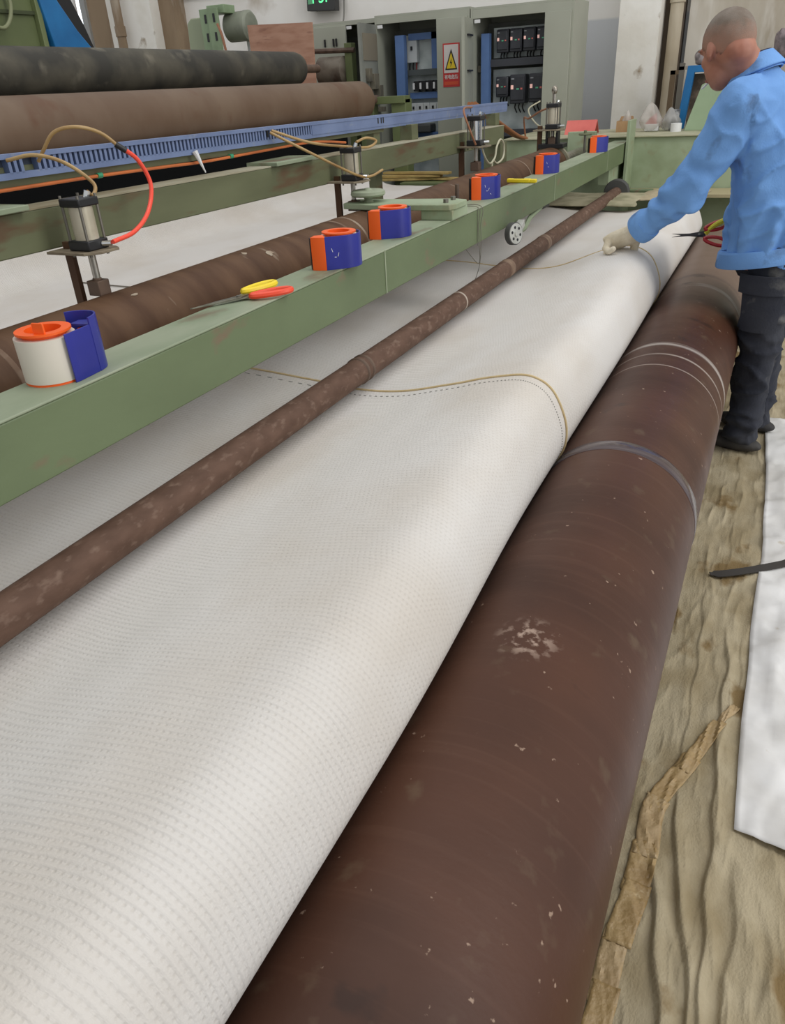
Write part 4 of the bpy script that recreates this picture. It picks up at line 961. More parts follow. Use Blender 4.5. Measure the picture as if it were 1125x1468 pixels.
# ------------------------------------------------------------------ exit sign, motor, plywood, rusty drum
ob = (-4.58, 8.12, 2.29)
sg = thing('exit_sign', 'black illuminated sign with green characters on the back wall', 'sign', ob)
Mr = Matrix.Rotation(radians(3), 3, 'Y')
MB(ob).box((-4.58, 8.12, 2.29), (.33, .10, .24), Mr).build('case', mat('dark_sign_case', (58, 58, 58), .5), sg, .006)
GL = mat('green_led', (96, 226, 150), .5, emit=.9); GD = mat('dim_green_led', (84, 140, 104), .5, emit=.25)
text_obj('lettering', 'P5I', .17, GL, sg, (-.01, -.052, .0), (pi / 2, 0, 0), ext=.001, xs=.9)
MB(ob).bx(-4.73, -4.675, 8.066, 8.07, 2.235, 2.36).build('glyph', GD, sg)
MB(ob).bx(-4.49, -4.44, 8.066, 8.07, 2.265, 2.38).build('glyph', GL, sg)
hose('wall_cable', 'thin cable running down the wall to the small cabinet', [(-4.37, 8.17, 3.6), (-4.36, 8.17, 2.8), (-4.36, 8.16, 2.2), (-4.33, 8.0, 1.99), (-4.2, 7.6, 1.99)], .008, mat('grey_cable', (120, 118, 112), .6), 'cable')

ob = (-5.15, 7.2, 0)
root = thing('drive_motor', 'green electric motor on a slotted bracket behind the black roller', 'motor', ob)
GM = mat('motor_green', (140, 160, 126), .5, 0, (124, 142, 110), 6)
MB(ob).prism([(-5.56, 1.5), (-5.32, 1.5), (-5.32, 2.13), (-5.48, 2.13), (-5.53, 2.09)], (0, 7.06, 0), (1, 0, 0), (0, 0, 1), (0, .12, 0)).build('belt_guard', mat('guard_green', (150, 158, 130), .5), root, .01)
MB(ob).bx(-5.37, -5.28, 7.08, 7.10, 1.5, 2.08).build('guard_opening', BLACK, root)
for x0, x1, y in ((-5.285, -5.19, 6.98), (-5.165, -5.055, 6.94)):
    br = MB(ob).prism([(x0, 1.5), (x1, 1.5), (x1 - .01, 2.185), (x0 - .02, 2.185)], (0, y, 0), (1, 0, 0), (0, 0, 1), (0, .02, 0)).build('bracket_plate', GM, root, .002)
    for z in (2.07, 1.92): MB(ob).bx((x0 + x1) / 2 - .012, (x0 + x1) / 2 + .012, y - .003, y, z, z + .07).build('slot', BLACK, br)
MB(ob).revolve((-5.14, 7.2, 2.035), (1, 0, 0), [(0, .10), (.02, .125), (.20, .125), (.21, .13), (.25, .13), (.27, .11), (.28, .04)], 32).build('housing', mat('motor_grey', (146, 150, 134), .55, 0, (112, 116, 102), 5), root)
MB(ob).box((-5.12, 7.08, 2.175), (.20, .18, .07)).build('terminal_box', GM, root, .006)
MB(ob).bx(-5.5, -4.9, 7.0, 7.35, 0, 1.5).build('pedestal', GREEN_MACH, root)
b = MB((-4.93, 7.0, 1.7)); b.bx(-5.06, -4.80, 7.36, 7.40, 1.5, 1.92); tag(b.build('paper_notice', WHITE_PL), 'white board behind the motor beside the plywood', 'board')
hose('motor_cable', 'brown cable hanging from the motor', [(-5.05, 6.9, 2.05), (-5.0, 6.88, 1.95), (-4.97, 6.88, 1.75), (-4.96, 6.9, 1.5)], .012, mat('brown_hose', (150, 100, 70), .5), 'cable')
b = MB((-4.05, 6.4, 0)); b.prism([(-4.33, 0), (-3.79, 0), (-3.735, 1.950), (-4.375, 1.975)], (0, 6.40, 0), (1, 0, 0), (0, 0, 1), (0, .018, 0))
tag(b.build('plywood_board', PLY), 'reddish plywood board standing upright behind the black roller', 'board')
ob = (-3.7, 6.75, 0)
root = thing('drum_stand', 'green machine stand with a rusty drum between the plywood and the cabinets', 'machine', ob)
MB(ob).revolve((-3.90, 6.75, 1.60), (1, 0, 0), [(0, .08), (.02, .11), (.26, .11), (.28, .08)], 28).build('drum', mat('rusty_grey_drum', (120, 112, 100), .6, .1, (80, 66, 56), 8), root)
MB(ob).bx(-3.62, -3.55, 6.72, 6.80, 0, 1.80).build('post', GREEN_MACH, root, .003)
MB(ob).bx(-3.95, -3.88, 6.72, 6.80, 0, 1.5).build('post', GREEN_MACH, root, .003)
MB(ob).tube([(-3.98, 6.72, 1.76), (-3.7, 6.72, 1.75), (-3.52, 6.72, 1.745)], .02, 8).build('tie_bar', RUST_DARK, root)
MB(ob).bx(-3.95, -3.5, 6.70, 6.78, 1.44, 1.48).build('crossbar', GREEN_MACH, root)
ob = (-3.1, 6.5, 0)
root = thing('stored_roller_stand', 'green post frame at the end of the thick brown roller', 'stand', ob)
MB(ob).bx(-3.05, -2.92, 6.42, 6.55, 0, 1.36).build('post', GREEN_MACH, root, .003)
MB(ob).bx(-3.30, -2.92, 6.40, 6.52, 1.33, 1.385).build('crossbar', GREEN_MACH, root, .003)
MB(ob).bx(-3.35, -3.22, 6.42, 6.52, 0, 1.33).build('post', GREEN_MACH, root, .003)
for k in range(4):
    b = MB((-2.95, 6.35, .745)); Mz = Matrix.Rotation(radians(14 - 9 * k), 3, 'Z')
    b.box((-2.98 + .08 * k, 6.32 + .03 * k, .76 + .022 * (k % 3)), (.62, .085, .018), Mz)
    tag(b.build('wood_plank', mat('yellow_plank', (182, 158, 98), .7, 0, (158, 132, 78), 8, stretch=(1, 6, 1)), bev=.002), ('lowest', 'second lowest', 'second highest', 'topmost')[k] + ' yellow plank in the pile beyond the rear felt edge', 'plank', 'yellow planks beyond the felt')
b = MB((-2.7, 6.3, 0)); b.bx(-2.9, -2.5, 6.2, 6.5, 0, .745); tag(b.build('plank_support', GREEN_MACH, bev=.004), 'dark green support box under the yellow planks', 'support')

# ------------------------------------------------------------------ tall green machine top left
ob = (-4.7, 3.4, 0)
root = thing('green_press', 'olive green machine with a blue slanted guard in the upper left corner', 'machine', ob)
MB(ob).bx(-5.4, -4.62, .4, 4.46, 0, 2.9).build('body', GREEN_MACH, root, .01)
MB(ob).bx(-4.62, -4.60, .4, 4.46, 1.98, 2.0).build('panel_seam', mat('dark_seam', (66, 74, 46), .6), root)
MB(ob).bx(-4.62, -4.58, 4.32, 4.36, 0, 2.9).build('edge_rib', mat('olive_rib', (116, 126, 84), .5), root, .004)
MB(ob).prism([(4.46, 1.4), (4.95, 1.4), (4.78, 1.74), (4.62, 1.90), (4.50, 2.06), (4.40, 2.30), (4.30, 2.60), (4.30, 2.3)], (-4.64, 0, 0), (0, 1, 0), (0, 0, 1), (.08, 0, 0)).build('blue_guard', BLUE_FRAME, root, .005)
MB(ob).prism([(4.9, 1.4), (5.02, 1.4), (4.80, 1.95), (4.62, 2.3), (4.5, 2.6), (4.34, 2.6), (4.5, 2.1), (4.7, 1.85)], (-4.72, 0, 0), (0, 1, 0), (0, 0, 1), (.05, 0, 0)).build('rubber_edge', BLACK, root)
hose('machine_hose', 'olive hose hanging in a loop on the green machine', [(-4.58, 3.98, 2.4), (-4.57, 4.10, 2.1), (-4.56, 4.09, 1.98), (-4.56, 4.02, 1.90), (-4.56, 3.93, 1.91), (-4.57, 3.80, 1.98), (-4.58, 3.65, 2.1)], .012, mat('olive_hose', (134, 138, 104), .5))

# ------------------------------------------------------------------ things on the end frame and behind the man
ZT = 1.06
ob = (-1.46, 6.5, ZT)
q = MB(ob); q.prism([(-.085, 0), (-.078, 0), (0, .088), (.078, 0), (.085, 0), (.004, .094), (-.004, .094)], (-1.58, 6.5, ZT), (0, 1, 0), (0, 0, 1), (.23, 0, 0))
tag(q.build('folded_sign', PINK_RED), 'faded red folded plate standing like a tent on the far crosspiece', 'sign')
ob = (-1.15, 6.6, ZT)
r = thing('cardboard_box', 'small open brown cardboard box beside the white column', 'box', ob)
q = MB(ob); q.bx(-1.215, -1.10, 6.55, 6.555, ZT, ZT + .075).bx(-1.215, -1.10, 6.645, 6.65, ZT, ZT + .075).bx(-1.215, -1.21, 6.555, 6.645, ZT, ZT + .075).bx(-1.105, -1.10, 6.555, 6.645, ZT, ZT + .075).bx(-1.21, -1.105, 6.555, 6.645, ZT, ZT + .005); q.build('tray', CARD, r)
MB(ob).prism([(0, 0), (.11, 0), (.10, .03), (.01, .03)], (-1.213, 6.652, ZT + .075), (1, 0, 0), (0, .3, .95), (0, .003, 0)).build('flap', CARD, r)
def bag(name, label, c, r, m, seed, cat='bag'):
    b = MB(c)
    def fn(u, v):
        t = u * 2 * pi; p = v * pi * .98
        k = 1 + .35 * mnoise.noise(Vector((cos(t) * 1.6, sin(t) * 1.6, v * 3 + seed)))
        neck = .18 + .82 * min(1, (v / .55)) if v < .55 else 1
        return (c[0] + r[0] * sin(p) ** .7 * cos(t) * k * neck, c[1] + r[1] * sin(p) ** .7 * sin(t) * k * neck, c[2] + max(.001, r[2] * (1 + cos(p))))
    b.grid(fn, 28, 20); o = b.build(name, m, ang=180); return tag(o, label, cat)
CLEAR = mat('clear_plastic_bag', (214, 208, 200), .25, 0, alpha=.45)
bag('plastic_bag', 'clear plastic bag holding a red and white packet on the end frame', (-.97, 6.55, ZT), (.085, .07, .095), CLEAR, 2.0)
r = thing('packet', 'red and white packet inside the clear plastic bag', 'packet', (-.95, 6.55, ZT))
MB((-.95, 6.55, ZT)).bx(-1.0, -.90, 6.52, 6.58, ZT + .002, ZT + .05).build('white_half', WHITE_PL, r, .004)
MB((-.95, 6.55, ZT)).prism([(-1.0, ZT + .05), (-.915, ZT + .05), (-.925, ZT + .12), (-.97, ZT + .09)], (0, 6.53, 0), (1, 0, 0), (0, 0, 1), (0, .04, 0)).build('red_half', mat('packet_red', (176, 44, 52), .5), r)
bag('plastic_bag', 'grey clear plastic bag with dark contents beside the blue frame', (-.825, 6.55, ZT), (.065, .06, .078), mat('grey_clear_bag', (190, 188, 184), .25, 0, alpha=.5), 7.0)
r = MB((-.80, 6.55, ZT)).bx(-.83, -.765, 6.54, 6.59, ZT + .002, ZT + .14).build('dark_pack', mat('dark_pack', (84, 86, 92), .5, 0, (170, 170, 172), 24, .5, .6)); tag(r, 'dark grey pack with pale stripes inside the grey plastic bag', 'packet')
bag('plastic_bag', 'small clear bag standing in the cardboard box', (-1.145, 6.6, ZT + .006), (.035, .03, .07), CLEAR, 11.0)
b = MB((-.745, 6.45, ZT)); b.revolve((-.765, 6.45, ZT), (0, 0, 1), [(0, .012), (0, .038), (.055, .038), (.055, .012)], 28, True); tag(b.build('paper_roll', WHITE_PL), 'small white roll standing in front of the blue frame', 'roll')
ob = (-.6, 6.75, ZT)
r = thing('blue_frame', 'bright blue square metal frame behind the man', 'frame', ob)
MB(ob).prism([(-.80, ZT), (-.745, ZT), (-.715, 1.43), (-.40, 1.43), (-.40, 1.475), (-.765, 1.475)], (0, 6.72, 0), (1, 0, 0), (0, 0, 1), (0, .06, 0)).build('side', BLUE_FRAME, r, .003)
MB(ob).bx(-.74, -.36, 6.80, 6.82, ZT, 1.42).build('dark_back', mat('dark_brown_back', (74, 62, 50), .7, 0, (120, 100, 84), 14), r)
MB(ob).bx(-.42, -.36, 6.72, 6.78, ZT, 1.475).build('side', BLUE_FRAME, r, .003)
b = MB((-.6, 6.5, ZT)); b.prism([(-.715, ZT), (-.42, ZT), (-.42, 1.345), (-.53, 1.37), (-.60, 1.365), (-.63, 1.35)], (0, 6.5, 0), (1, 0, 0), (0, 0, 1), (0, .05, 0))
tag(b.build('leaning_board', mat('mint_green_panel', (158, 178, 146), .5, 0, (146, 166, 134), 4), bev=.003), 'mint green slanted panel leaning in front of the blue frame', 'board')
ob = (-.5, 7.6, 0)
r = thing('storage_shelf', 'cluttered shelf unit against the stained wall behind the man', 'shelf', ob)
for z in (.7, 1.45): MB(ob).bx(-.92, .8, 7.5, 7.95, z, z + .025).build('board', mat('grey_shelf_board', (150, 142, 132), .7), r)
for x in (-.90, .78): MB(ob).bx(x - .02, x + .02, 7.5, 7.54, 0, 1.5).build('post', BOLT, r)
for k, (x0, x1, hh, c) in enumerate(((-.83, -.66, .11, (168, 158, 160)), (-.55, -.35, .10, (150, 140, 130)), (-.25, -.05, .19, (140, 128, 130)), (-.03, .2, .22, (110, 108, 112)), (.22, .45, .17, (172, 150, 132)))):
    def fn(u, v, x0=x0, x1=x1, hh=hh, k=k):
        t = u * 2 * pi; p = v * pi
        kk = 1 + .25 * mnoise.noise(Vector((cos(t) * 2, sin(t) * 2, v * 3 + k)))
        return ((x0 + x1) / 2 + (x1 - x0) / 2 * cos(t) * sin(p) ** .5 * kk, 7.7 + .12 * sin(t) * sin(p) ** .5, 1.476 + hh / 2 * (1 + cos(p)) * kk)
    b = MB(((x0 + x1) / 2, 7.7, 1.475)); b.grid(fn, 24, 14)
    tag(b.build('sack', mat('sack_%s' % 'abcde'[k], c, .7, 0, tuple(int(q * .65) for q in c), 14, .45, .6), ang=180), ('pale mauve bundle at the left end of the cluttered shelf', 'flat grey bundle behind the man\'s face on the shelf', 'mauve-grey bundle behind the man\'s collar', 'dark grey sack on the shelf right of the man\'s collar', 'tan sack at the right edge on the shelf')[k], 'sack', 'bundles on the shelf')
b = MB((-.93, 7.75, .0)); b.bx(-1.0, -.96, 7.6, 7.64, 0, 1.45).bx(-1.0, -.93, 7.6, 7.64, 1.42, 1.45); tag(b.build('brown_bracket', mat('brown_steel', (124, 104, 80), .7)), 'brown steel post beside the cream drainpipe', 'post')

# ------------------------------------------------------------------ the man
def organic(name, mb, m, parent, voxel, smooth_it=6, disp=None, cut=None):
    """union of overlapping solids -> one continuous smooth surface"""
    o = mb.build(name, m, parent, ang=180)
    r = o.modifiers.new('remesh', 'REMESH'); r.mode = 'VOXEL'; r.voxel_size = voxel
    s = o.modifiers.new('smooth', 'SMOOTH'); s.factor = .5; s.iterations = smooth_it
    bake(o); me = o.data
    bm = bmesh.new(); bm.from_mesh(me)
    if cut:
        for co, no in cut:
            bmesh.ops.bisect_plane(bm, geom=bm.verts[:] + bm.edges[:] + bm.faces[:], plane_co=Vector(co) - mb.o, plane_no=no, clear_outer=True)
            ed = [e for e in bm.edges if e.is_boundary]
            if ed: bmesh.ops.holes_fill(bm, edges=ed)
    if disp:
        bm.normal_update()
        for v_ in bm.verts:
            v_.co += v_.normal * disp(v_.co + mb.o)
    bm.to_mesh(me); bm.free()
    me.polygons.foreach_set('use_smooth', [True] * len(me.polygons))
    if not me.materials: me.materials.append(m)
    o.location = (0, 0, 0)
    return o

MO = Vector((0.0, 3.33, 0.0))
man = thing('person', 'man in a blue work jacket and dark trousers leaning over the roller with a cigarette', 'person', MO)
F = Vector((-.94, .34, 0)).normalized(); Lf = Vector((-F.y, F.x, 0)); Lf = Vector((-.34, -.94, 0))
SKIN = mat('tanned_skin', (176, 122, 100), .5, 0, (160, 104, 84), 14, .4, .65)
HAIR = mat('short_grey_hair', (138, 128, 118), .9, 0, (112, 98, 86), 16, .35, .7, bump=.35, bscale=500)
JACKET = mat('blue_cotton_jacket', (116, 164, 224), .85, 0, (104, 150, 210), 5, .42, .66, col3=(76, 96, 126), scale3=8, lo3=.60, hi3=.74, bump=.15, bscale=160)
TROUS = mat('dark_dusty_trousers', (40, 43, 54), .9, 0, (56, 58, 66), 6, .42, .66, col3=(120, 118, 114), scale3=9, lo3=.62, hi3=.80, bump=.2, bscale=120)
GLOVE = mat('cream_cotton_glove', (232, 221, 198), .9, 0, (216, 203, 176), 20, bump=.25, bscale=200)

head_c = Vector((-.245, 3.245, 1.508)); pt = radians(24)
fx = Vector((-cos(radians(47)) * cos(pt), sin(radians(47)) * cos(pt), -sin(pt)))
ly = Vector((-sin(radians(47)), -cos(radians(47)), 0)); uz = fx.cross(ly)
HM = Matrix((fx, ly, uz)).transposed()
def hp(a, b, c): return head_c + HM @ Vector((a, b, c))
# joints
shL, elL, wrL = Vector((-.165, 3.11, 1.335)), Vector((-.312, 3.125, 1.052)), Vector((-.452, 3.20, .932))
shR, elR, wrR = Vector((-.03, 3.49, 1.335)), Vector((.09, 3.60, 1.08)), Vector((-.055, 3.50, .90))
hipL, knL, anL = Vector((.022, 3.235, .83)), Vector((.032, 3.235, .46)), Vector((.025, 3.285, .09))
hipR, knR, anR = Vector((.05, 3.43, .83)), Vector((.05, 3.46, .46)), Vector((.07, 3.52, .09))
def torso(k):
    S = [(.78, 0.015, 3.335, .165, .215), (.84, .012, 3.335, .170, .225), (.95, .008, 3.33, .165, .222), (1.05, 0, 3.325, .158, .222), (1.15, -.02, 3.32, .152, .228), (1.25, -.05, 3.31, .142, .232), (1.33, -.085, 3.30, .122, .222), (1.39, -.112, 3.295, .098, .172), (1.43, -.13, 3.285, .078, .105), (1.455, -.14, 3.28, .065, .07)]
    return [((x, y, z), F * (a * k), Lf * (b_ * k)) for z, x, y, a, b_ in S]

# bare body: one continuous figure (head, neck, trunk, limbs); clothing lies over it
b = MB(MO)
b.ell(hp(-.008, 0, .022), (.096, .076, .094), HM, 24, 16)
b.ell(hp(.040, 0, -.045), (.060, .056, .070), HM, 20, 12)
b.ell(hp(.055, 0, -.085), (.036, .036, .030), HM, 16, 10)
b.ell(hp(.083, 0, .030), (.020, .050, .016), HM, 14, 8)
b.cap(hp(.094, 0, .015), hp(.112, 0, -.026), .009, .014, 10)
b.ell(hp(.092, 0, -.062), (.016, .026, .012), HM, 12, 8)
for s in (-1, 1):
    b.ell(hp(.055, s * .042, -.018), (.030, .018, .022), HM, 12, 8)
    b.ell(hp(-.004, s * .079, -.008), (.019, .009, .032), HM @ Matrix.Rotation(s * .25, 3, 'X'), 12, 8)
    b.ell(hp(.002, s * .078, -.034), (.010, .008, .012), HM, 10, 6)
b.cap(hp(-.03, 0, -.03), (-.135, 3.285, 1.40), .060, .066, 18)
b.ell(hp(-.055, 0, -.035), (.045, .058, .05), HM, 14, 8)
b.loft(torso(.82), 20)
for p0, p1, p2, r in ((shL, elL, wrL, .045), (shR, elR, wrR, .045)): b.cap(p0, p1, r + .008, r - .003); b.cap(p1, p2, r - .003, .03)
for p0, p1, p2 in ((hipL, knL, anL), (hipR, knR, anR)): b.cap(p0, p1, .085, .058); b.cap(p1, p2, .058, .042)
b.ell((.03, 3.335, .86), (.13, .17, .10), None)
organic('body', b, SKIN, man, .0065, 4)
# face details
for s in (-1, 1):
    e = MB(MO); e.ell(hp(.073, s * .031, .006), (.011, .012, .011), HM, 12, 8); eo = e.build('eye', WHITE_PL, man)
    e = MB(MO); e.ell(hp(.0815, s * .031, .005), (.004, .006, .006), HM, 10, 6); e.build('iris', BLACK, eo)
    e = MB(MO); e.tube([hp(.094, s * .016, .030), hp(.094, s * .034, .036), hp(.082, s * .050, .030)], .004, 6); e.build('eyebrow', HAIR, man)
e = MB(MO); e.tube([hp(.098, -.022, -.064), hp(.108, 0, -.062), hp(.098, .022, -.064)], .005, 8); e.build('mouth', mat('lips', (150, 88, 80), .5), man)
# hair thins out towards nape and temples
_nt = HAIR.node_tree; _N = _nt.nodes; _L = _nt.links; _b = _N['Principled BSDF']; _src = _b.inputs['Base Color'].links[0].from_socket
_tc = _N.new('ShaderNodeTexCoord'); _sp = _N.new('ShaderNodeSeparateXYZ'); _L.new(_tc.outputs['Object'], _sp.inputs[0])
_nz = _N.new('ShaderNodeTexNoise'); _nz.inputs['Scale'].default_value = 40; _L.new(_tc.outputs['Object'], _nz.inputs['Vector'])
_ad = _N.new('ShaderNodeMath'); _ad.operation = 'MULTIPLY_ADD'; _L.new(_nz.outputs['Fac'], _ad.inputs[0]); _ad.inputs[1].default_value = .05; _L.new(_sp.outputs['Z'], _ad.inputs[2])
_mr = _N.new('ShaderNodeMapRange'); _mr.inputs['From Min'].default_value = 1.615; _mr.inputs['From Max'].default_value = 1.52; _L.new(_ad.outputs[0], _mr.inputs['Value'])
_mx = _N.new('ShaderNodeMix'); _mx.data_type = 'RGBA'; _L.new(_src, _mx.inputs['A']); _mx.inputs['B'].default_value = rgb(172, 126, 104); _L.new(_mr.outputs['Result'], _mx.inputs['Factor']); _L.new(_mx.outputs['Result'], _b.inputs['Base Color'])
# hair shell
hb = MB(MO); vs = []; fs = []; nu, nv = 48, 30; keep = {}
for j in range(nv + 1):
    for i in range(nu):
        t = pi * j / nv; p = 2 * pi * i / nu
        l = Vector((.0978 * sin(t) * cos(p), .0778 * sin(t) * sin(p), .0960 * cos(t))); keep[(i, j)] = l.z > -.030 + .62 * l.x - .018 * smooth(.03, .07, abs(l.y)) + .006 * sin(p * 9)
        vs.append(hp(l.x - .008, l.y, l.z + .022))
for j in range(nv):
    for i in range(nu):
        q = [(i, j), (i, j + 1), ((i + 1) % nu, j + 1), ((i + 1) % nu, j)]
        if all(keep[a] for a in q): fs.append(tuple(a[1] * nu + a[0] for a in q))
hb.add(vs, fs); ho = hb.build('hair', HAIR, man, ang=180)
bm = bmesh.new(); bm.from_mesh(ho.data); bmesh.ops.delete(bm, geom=[v_ for v_ in bm.verts if not v_.link_faces], context='VERTS'); bmesh.ops.remove_doubles(bm, verts=bm.verts, dist=1e-4); bm.to_mesh(ho.data); bm.free()
md = ho.modifiers.new('solid', 'SOLIDIFY'); md.thickness = .005; md.offset = -1

# jacket
b = MB(MO); b.loft(torso(1.0), 28)
b.cap(Vector((-.10, 3.22, 1.335)), shL, .095, .092); b.cap(shL, elL, .092, .072, 18); b.cap(elL, wrL, .072, .056, 18)
b.cap(elL.lerp(shL, .12), elL.lerp(wrL, .18), .074, .073, 16)
b.cap(Vector((-.06, 3.38, 1.335)), shR, .095, .092); b.cap(shR, elR, .088, .07, 18); b.cap(elR, wrR, .068, .055, 18)
def ridge(p, sx, sy, sz, seed):
    """sharp cloth creases: folded noise"""
    n_ = mnoise.noise(Vector((p.x * sx + seed, p.y * sy, p.z * sz))) + .4 * mnoise.noise(Vector((p.x * sx * 2.1, p.y * sy * 2.1 + seed, p.z * sz * 2.1)))
    return (1 - min(1, abs(n_) * 3.2)) ** 2
def fold(p):
    d = .008 * fbm(p.x * 6, p.y * 6, p.z * 5, 3)
    tq = (p - elL).length
    if p.y < 3.22 and p.x < -.12:
        ax = (wrL - shL).normalized(); s = (p - shL).dot(ax)
        k = exp(-(tq / .15) ** 2)
        d += (.010 * sin(s * 50 + 6 * mnoise.noise(p * 8)) + .010 * ridge(p, 5, 5, 9, 2)) * k
        d += .007 * sin(s * 80 + 5 * mnoise.noise(p * 7 + Vector((3, 0, 0)))) * exp(-((p - wrL).length / .10) ** 2)
        d += .009 * ridge(p, 6, 6, 6, 7) * (1 - k)
    else:
        # diagonal drag lines from the armpit and waist gathers
        d += .016 * ridge(Vector((p.x + p.z * .6, p.y, p.z - p.x * .5)), 3.2, 3.2, 8, 4) * smooth(.84, .95, p.z) * smooth(1.42, 1.25, p.z)
        d += .008 * ridge(p, 7, 7, 5, 9) * smooth(.84, .95, p.z) * smooth(1.42, 1.3, p.z)
        d += .010 * sin(atan2(p.y - 3.33, p.x) * 15 + 3 * mnoise.noise(p * 6)) * smooth(1.02, .87, p.z)
    return d - .006
jk = organic('jacket', b, JACKET, man, .0085, 5, fold, cut=[((0, 3.33, .815), (-.16, .05, -1)), (tuple(wrL + (wrL - elL).normalized() * .012), tuple((wrL - elL).normalized()))])
# cuff, hem band, pocket and seam of the jacket
dw = (wrL - elL).normalized()
c_ = MB(MO); c_.revolve(wrL - dw * .02, dw, [(0, .050), (0, .058), (.015, .0605), (.035, .061), (.052, .058), (.052, .048)], 28, True); c_.build('cuff', JACKET, jk)
FT = F + Vector((0, 0, -.16)); hb = MB(MO); hb.loft([((.006, 3.335, .795), FT * .180, Lf * .226), ((.006, 3.335, .800), FT * .181, Lf * .228), ((.006, 3.335, .848), FT * .177, Lf * .230), ((.008, 3.335, .856), FT * .172, Lf * .226)], 40); hb.build('hem_band', JACKET, jk)
# collar
cc = Vector((-.148, 3.275, 1.425)); nrm = Vector((-.38, .12, .92)).normalized(); ca = (F - nrm * F.dot(nrm)).normalized(); cb = nrm.cross(ca)
for nm, rr, h_, m_, off in (('collar', .083, .050, JACKET, 0), ('collar_lining', .076, .055, mat('navy_lining', (40, 40, 62), .8), 0)):
    q = MB(MO); pts = [cc + ca * (rr * cos(t) * 1.02) + cb * (rr * sin(t)) for t in [radians(28 + i * (304 / 26)) for i in range(27)]]
    n_ = len(pts); vs = []; fs = []
    for p in pts:
        out = (p - cc).normalized()
        vs += [p - nrm * .012 + out * .006, p + nrm * h_ - out * .012, p + nrm * h_ - out * .016, p - nrm * .012 + out * .001]
    for i in range(n_ - 1):
        a = i * 4; fs += [(a + j, a + (j + 1) % 4, a + 4 + (j + 1) % 4, a + 4 + j) for j in range(4)]
    fs += [(3, 2, 1, 0), tuple(range(n_ * 4 - 4, n_ * 4))]
    q.add(vs, fs); q.build(nm, m_, jk if nm == 'collar' else jk, .002, 60)
q = MB(MO); pts = []
for i in range(27):    # turned-down leaf of the collar
    t = radians(28 + i * (304 / 26)); out = ca * cos(t) + cb * sin(t); pts.append((cc + out * .074 + nrm * .046, cc + out * .101 - nrm * .004, cc + out * .098 - nrm * .008, cc + out * .071 + nrm * .043))
vs = [p for t in pts for p in t]; fs = []
for i in range(26):
    a = i * 4; fs += [(a + j, a + (j + 1) % 4, a + 4 + (j + 1) % 4, a + 4 + j) for j in range(4)]
fs += [(3, 2, 1, 0), (104, 105, 106, 107)]
q.add(vs, fs); q.build('collar_leaf', JACKET, jk, .002, 60)

# trousers
b = MB(MO); b.loft([((.025, 3.335, .74), F * .12, Lf * .15), ((.022, 3.335, .80), F * .145, Lf * .195), ((.02, 3.335, .90), F * .15, Lf * .20), ((.02, 3.335, .96), F * .145, Lf * .195)], 24)
b.cap(hipL, knL, .112, .076, 18); b.cap(knL, anL, .076, .070, 18); b.cap(hipR, knR, .110, .078, 18); b.cap(knR, anR, .078, .072, 18)
def tfold(p):
    d = .007 * fbm(p.x * 6, p.y * 6, p.z * 4, 3)
    d += .014 * ridge(p, 5, 5, 10, 3) * smooth(.75, .62, p.z) + .008 * ridge(p, 9, 9, 6, 8)
    d += .008 * sin(p.z * 62 + 7 * mnoise.noise(p * 5)) * (exp(-((p.z - .12) / .09) ** 2) + .6 * exp(-((p.z - .5) / .1) ** 2))
    return d - .006
tr = organic('trousers', b, TROUS, man, .009, 5, tfold, cut=[((0, 0, .035), (0, 0, -1))])
def leg_patch(name, z0, z1, a0, a1, rr0, rr1, m_, parent):
    q = MB(MO); vs = []; fs = []; n_ = 12
    for i in range(n_ + 1):
        t = radians(a0 + (a1 - a0) * i / n_)
        for z, r0 in ((z0, rr0), (z1, rr1)):
            ctr = hipL.lerp(knL, (hipL.z - z) / (hipL.z - knL.z))
            for r_ in (r0 - .004, r0): vs.append(ctr + Vector((cos(t), sin(t), 0)) * r_ + Vector((0, 0, z - ctr.z)))
    for i in range(n_):
        a = i * 4; c2_ = a + 4
        fs += [(a, a + 1, c2_ + 1, c2_), (a + 1, a + 3, c2_ + 3, c2_ + 1), (a + 3, a + 2, c2_ + 2, c2_ + 3), (a + 2, a, c2_, c2_ + 2)]
    fs += [(0, 2, 3, 1), (n_ * 4, n_ * 4 + 1, n_ * 4 + 3, n_ * 4 + 2)]
    q.add(vs, fs); return q.build(name, m_, parent)
leg_patch('pocket', .56, .755, -140, -62, .104, .119, TROUS, tr)
leg_patch('pocket_flap', .705, .775, -146, -56, .124, .127, TROUS, tr)
for an, s_ in ((anL, 1), (anR, 1)):
    q = MB(MO); base = Vector((an.x, an.y, 0)) + F * .035
    q.ell(base + Vector((0, 0, .040)), (.135, .050, .036), Matrix((F, Lf, Vector((0, 0, 1)))).transposed(), 20, 10); q.cap(base - F * .04 + Vector((0, 0, .05)), base - F * .04 + Vector((0, 0, .09)), .048, .045)
    sh = organic('shoe', q, mat('black_dusty_shoe', (42, 41, 42), .7, 0, (66, 63, 60), 14), man, .006, 3, cut=[((0, 0, .008), (0, 0, -1))])

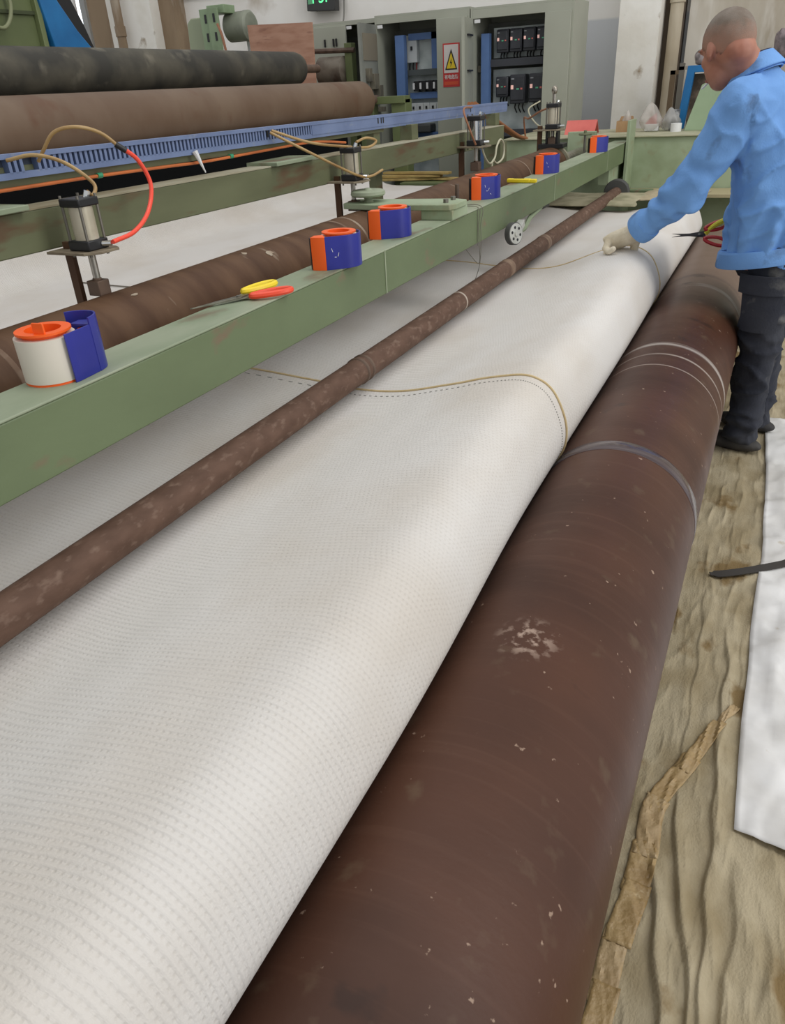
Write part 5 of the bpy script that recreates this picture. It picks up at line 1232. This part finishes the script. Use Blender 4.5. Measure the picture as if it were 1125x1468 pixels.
# gloves
def hand(name, wr, d, n_, curl, m_, spread=.0215, thumb_side=1, hs=1.0):
    d = Vector(d).normalized(); n_ = Vector(n_); n_ = (n_ - d * n_.dot(d)).normalized(); s = d.cross(n_) * thumb_side
    q = MB(MO)
    P = lambda a, b_, c: wr + d * (a * hs) + s * (b_ * hs) + n_ * (c * hs)
    q.loft([(P(-.045, 0, 0), s * .034 * hs, n_ * .030 * hs), (P(0, 0, 0), s * .034 * hs, n_ * .027 * hs), (P(.03, 0, 0), s * .041 * hs, n_ * .025 * hs), (P(.07, 0, 0), s * .045 * hs, n_ * .022 * hs), (P(.093, 0, 0), s * .042 * hs, n_ * .017 * hs)], 18)
    for i, ln in enumerate((.92, 1.05, 1.0, .8)):
        p = P(.083 - .006 * (abs(i - 1)), (1.5 - i) * spread, .002); ang = radians(curl[0] + 4 * i)
        for k, (L_, r0, r1) in enumerate(((.042, .0125, .0115), (.028, .0115, .0105), (.022, .0105, .009))):
            e_ = p + (d * cos(ang) + n_ * sin(ang)) * (L_ * ln * hs) + s * (.002 * (1.5 - i)); q.cap(p, e_, r0 * hs, r1 * hs, 10); p = e_; ang += radians(curl[1] if k == 0 else curl[2])
    p = P(.018, .032, .006)
    for L_, r0, r1, v_ in ((.042, .016, .0135, d * .62 + s * .62 + n_ * .45), (.032, .0130, .012, d * .75 + n_ * .68), (.024, .012, .010, d * .72 - s * .35 + n_ * .65)):
        e_ = p + v_.normalized() * (L_ * hs); q.cap(p, e_, r0 * hs, r1 * hs, 10); p = e_
    return organic(name, q, m_, man, .0036, 3)
hand('glove', wrL + dw * .052, (-.84, .30, -.42), (-.05, -.45, -.9), (50, 72, 50), GLOVE, thumb_side=-1, hs=1.25)
hand('glove', wrR + Vector((-.03, -.01, -.02)), (-.86, -.25, -.40), (-.2, -.45, -.8), (45, 75, 55), GLOVE)
# his scissors and the cigarette
scissors('dark-bladed scissors with red handles held at the man\'s waist', (-.372, 3.44, .853), (-.165, 3.47, .862), (-.25, -.85, .45), RED_SC, RED_SC, BLADE_DARK, .034)
b = MB((-.2, 3.46, .86)); b.tube([(-.245, 3.46, .862), (-.225, 3.46, .885), (-.20, 3.46, .905), (-.17, 3.46, .92)], .0095, 8)
tag(b.build('marker', mat('olive_yellow_plastic', (206, 196, 50), .5)), 'small yellow tool handle above the red scissors at his waist', 'tool')
b = MB(hp(.108, .006, -.064)); b.cyl(hp(.105, .006, -.064), hp(.132, .016, -.074), .0036, n=10); tag(b.build('cigarette', WHITE_PL), 'white cigarette in the man\'s mouth', 'cigarette')
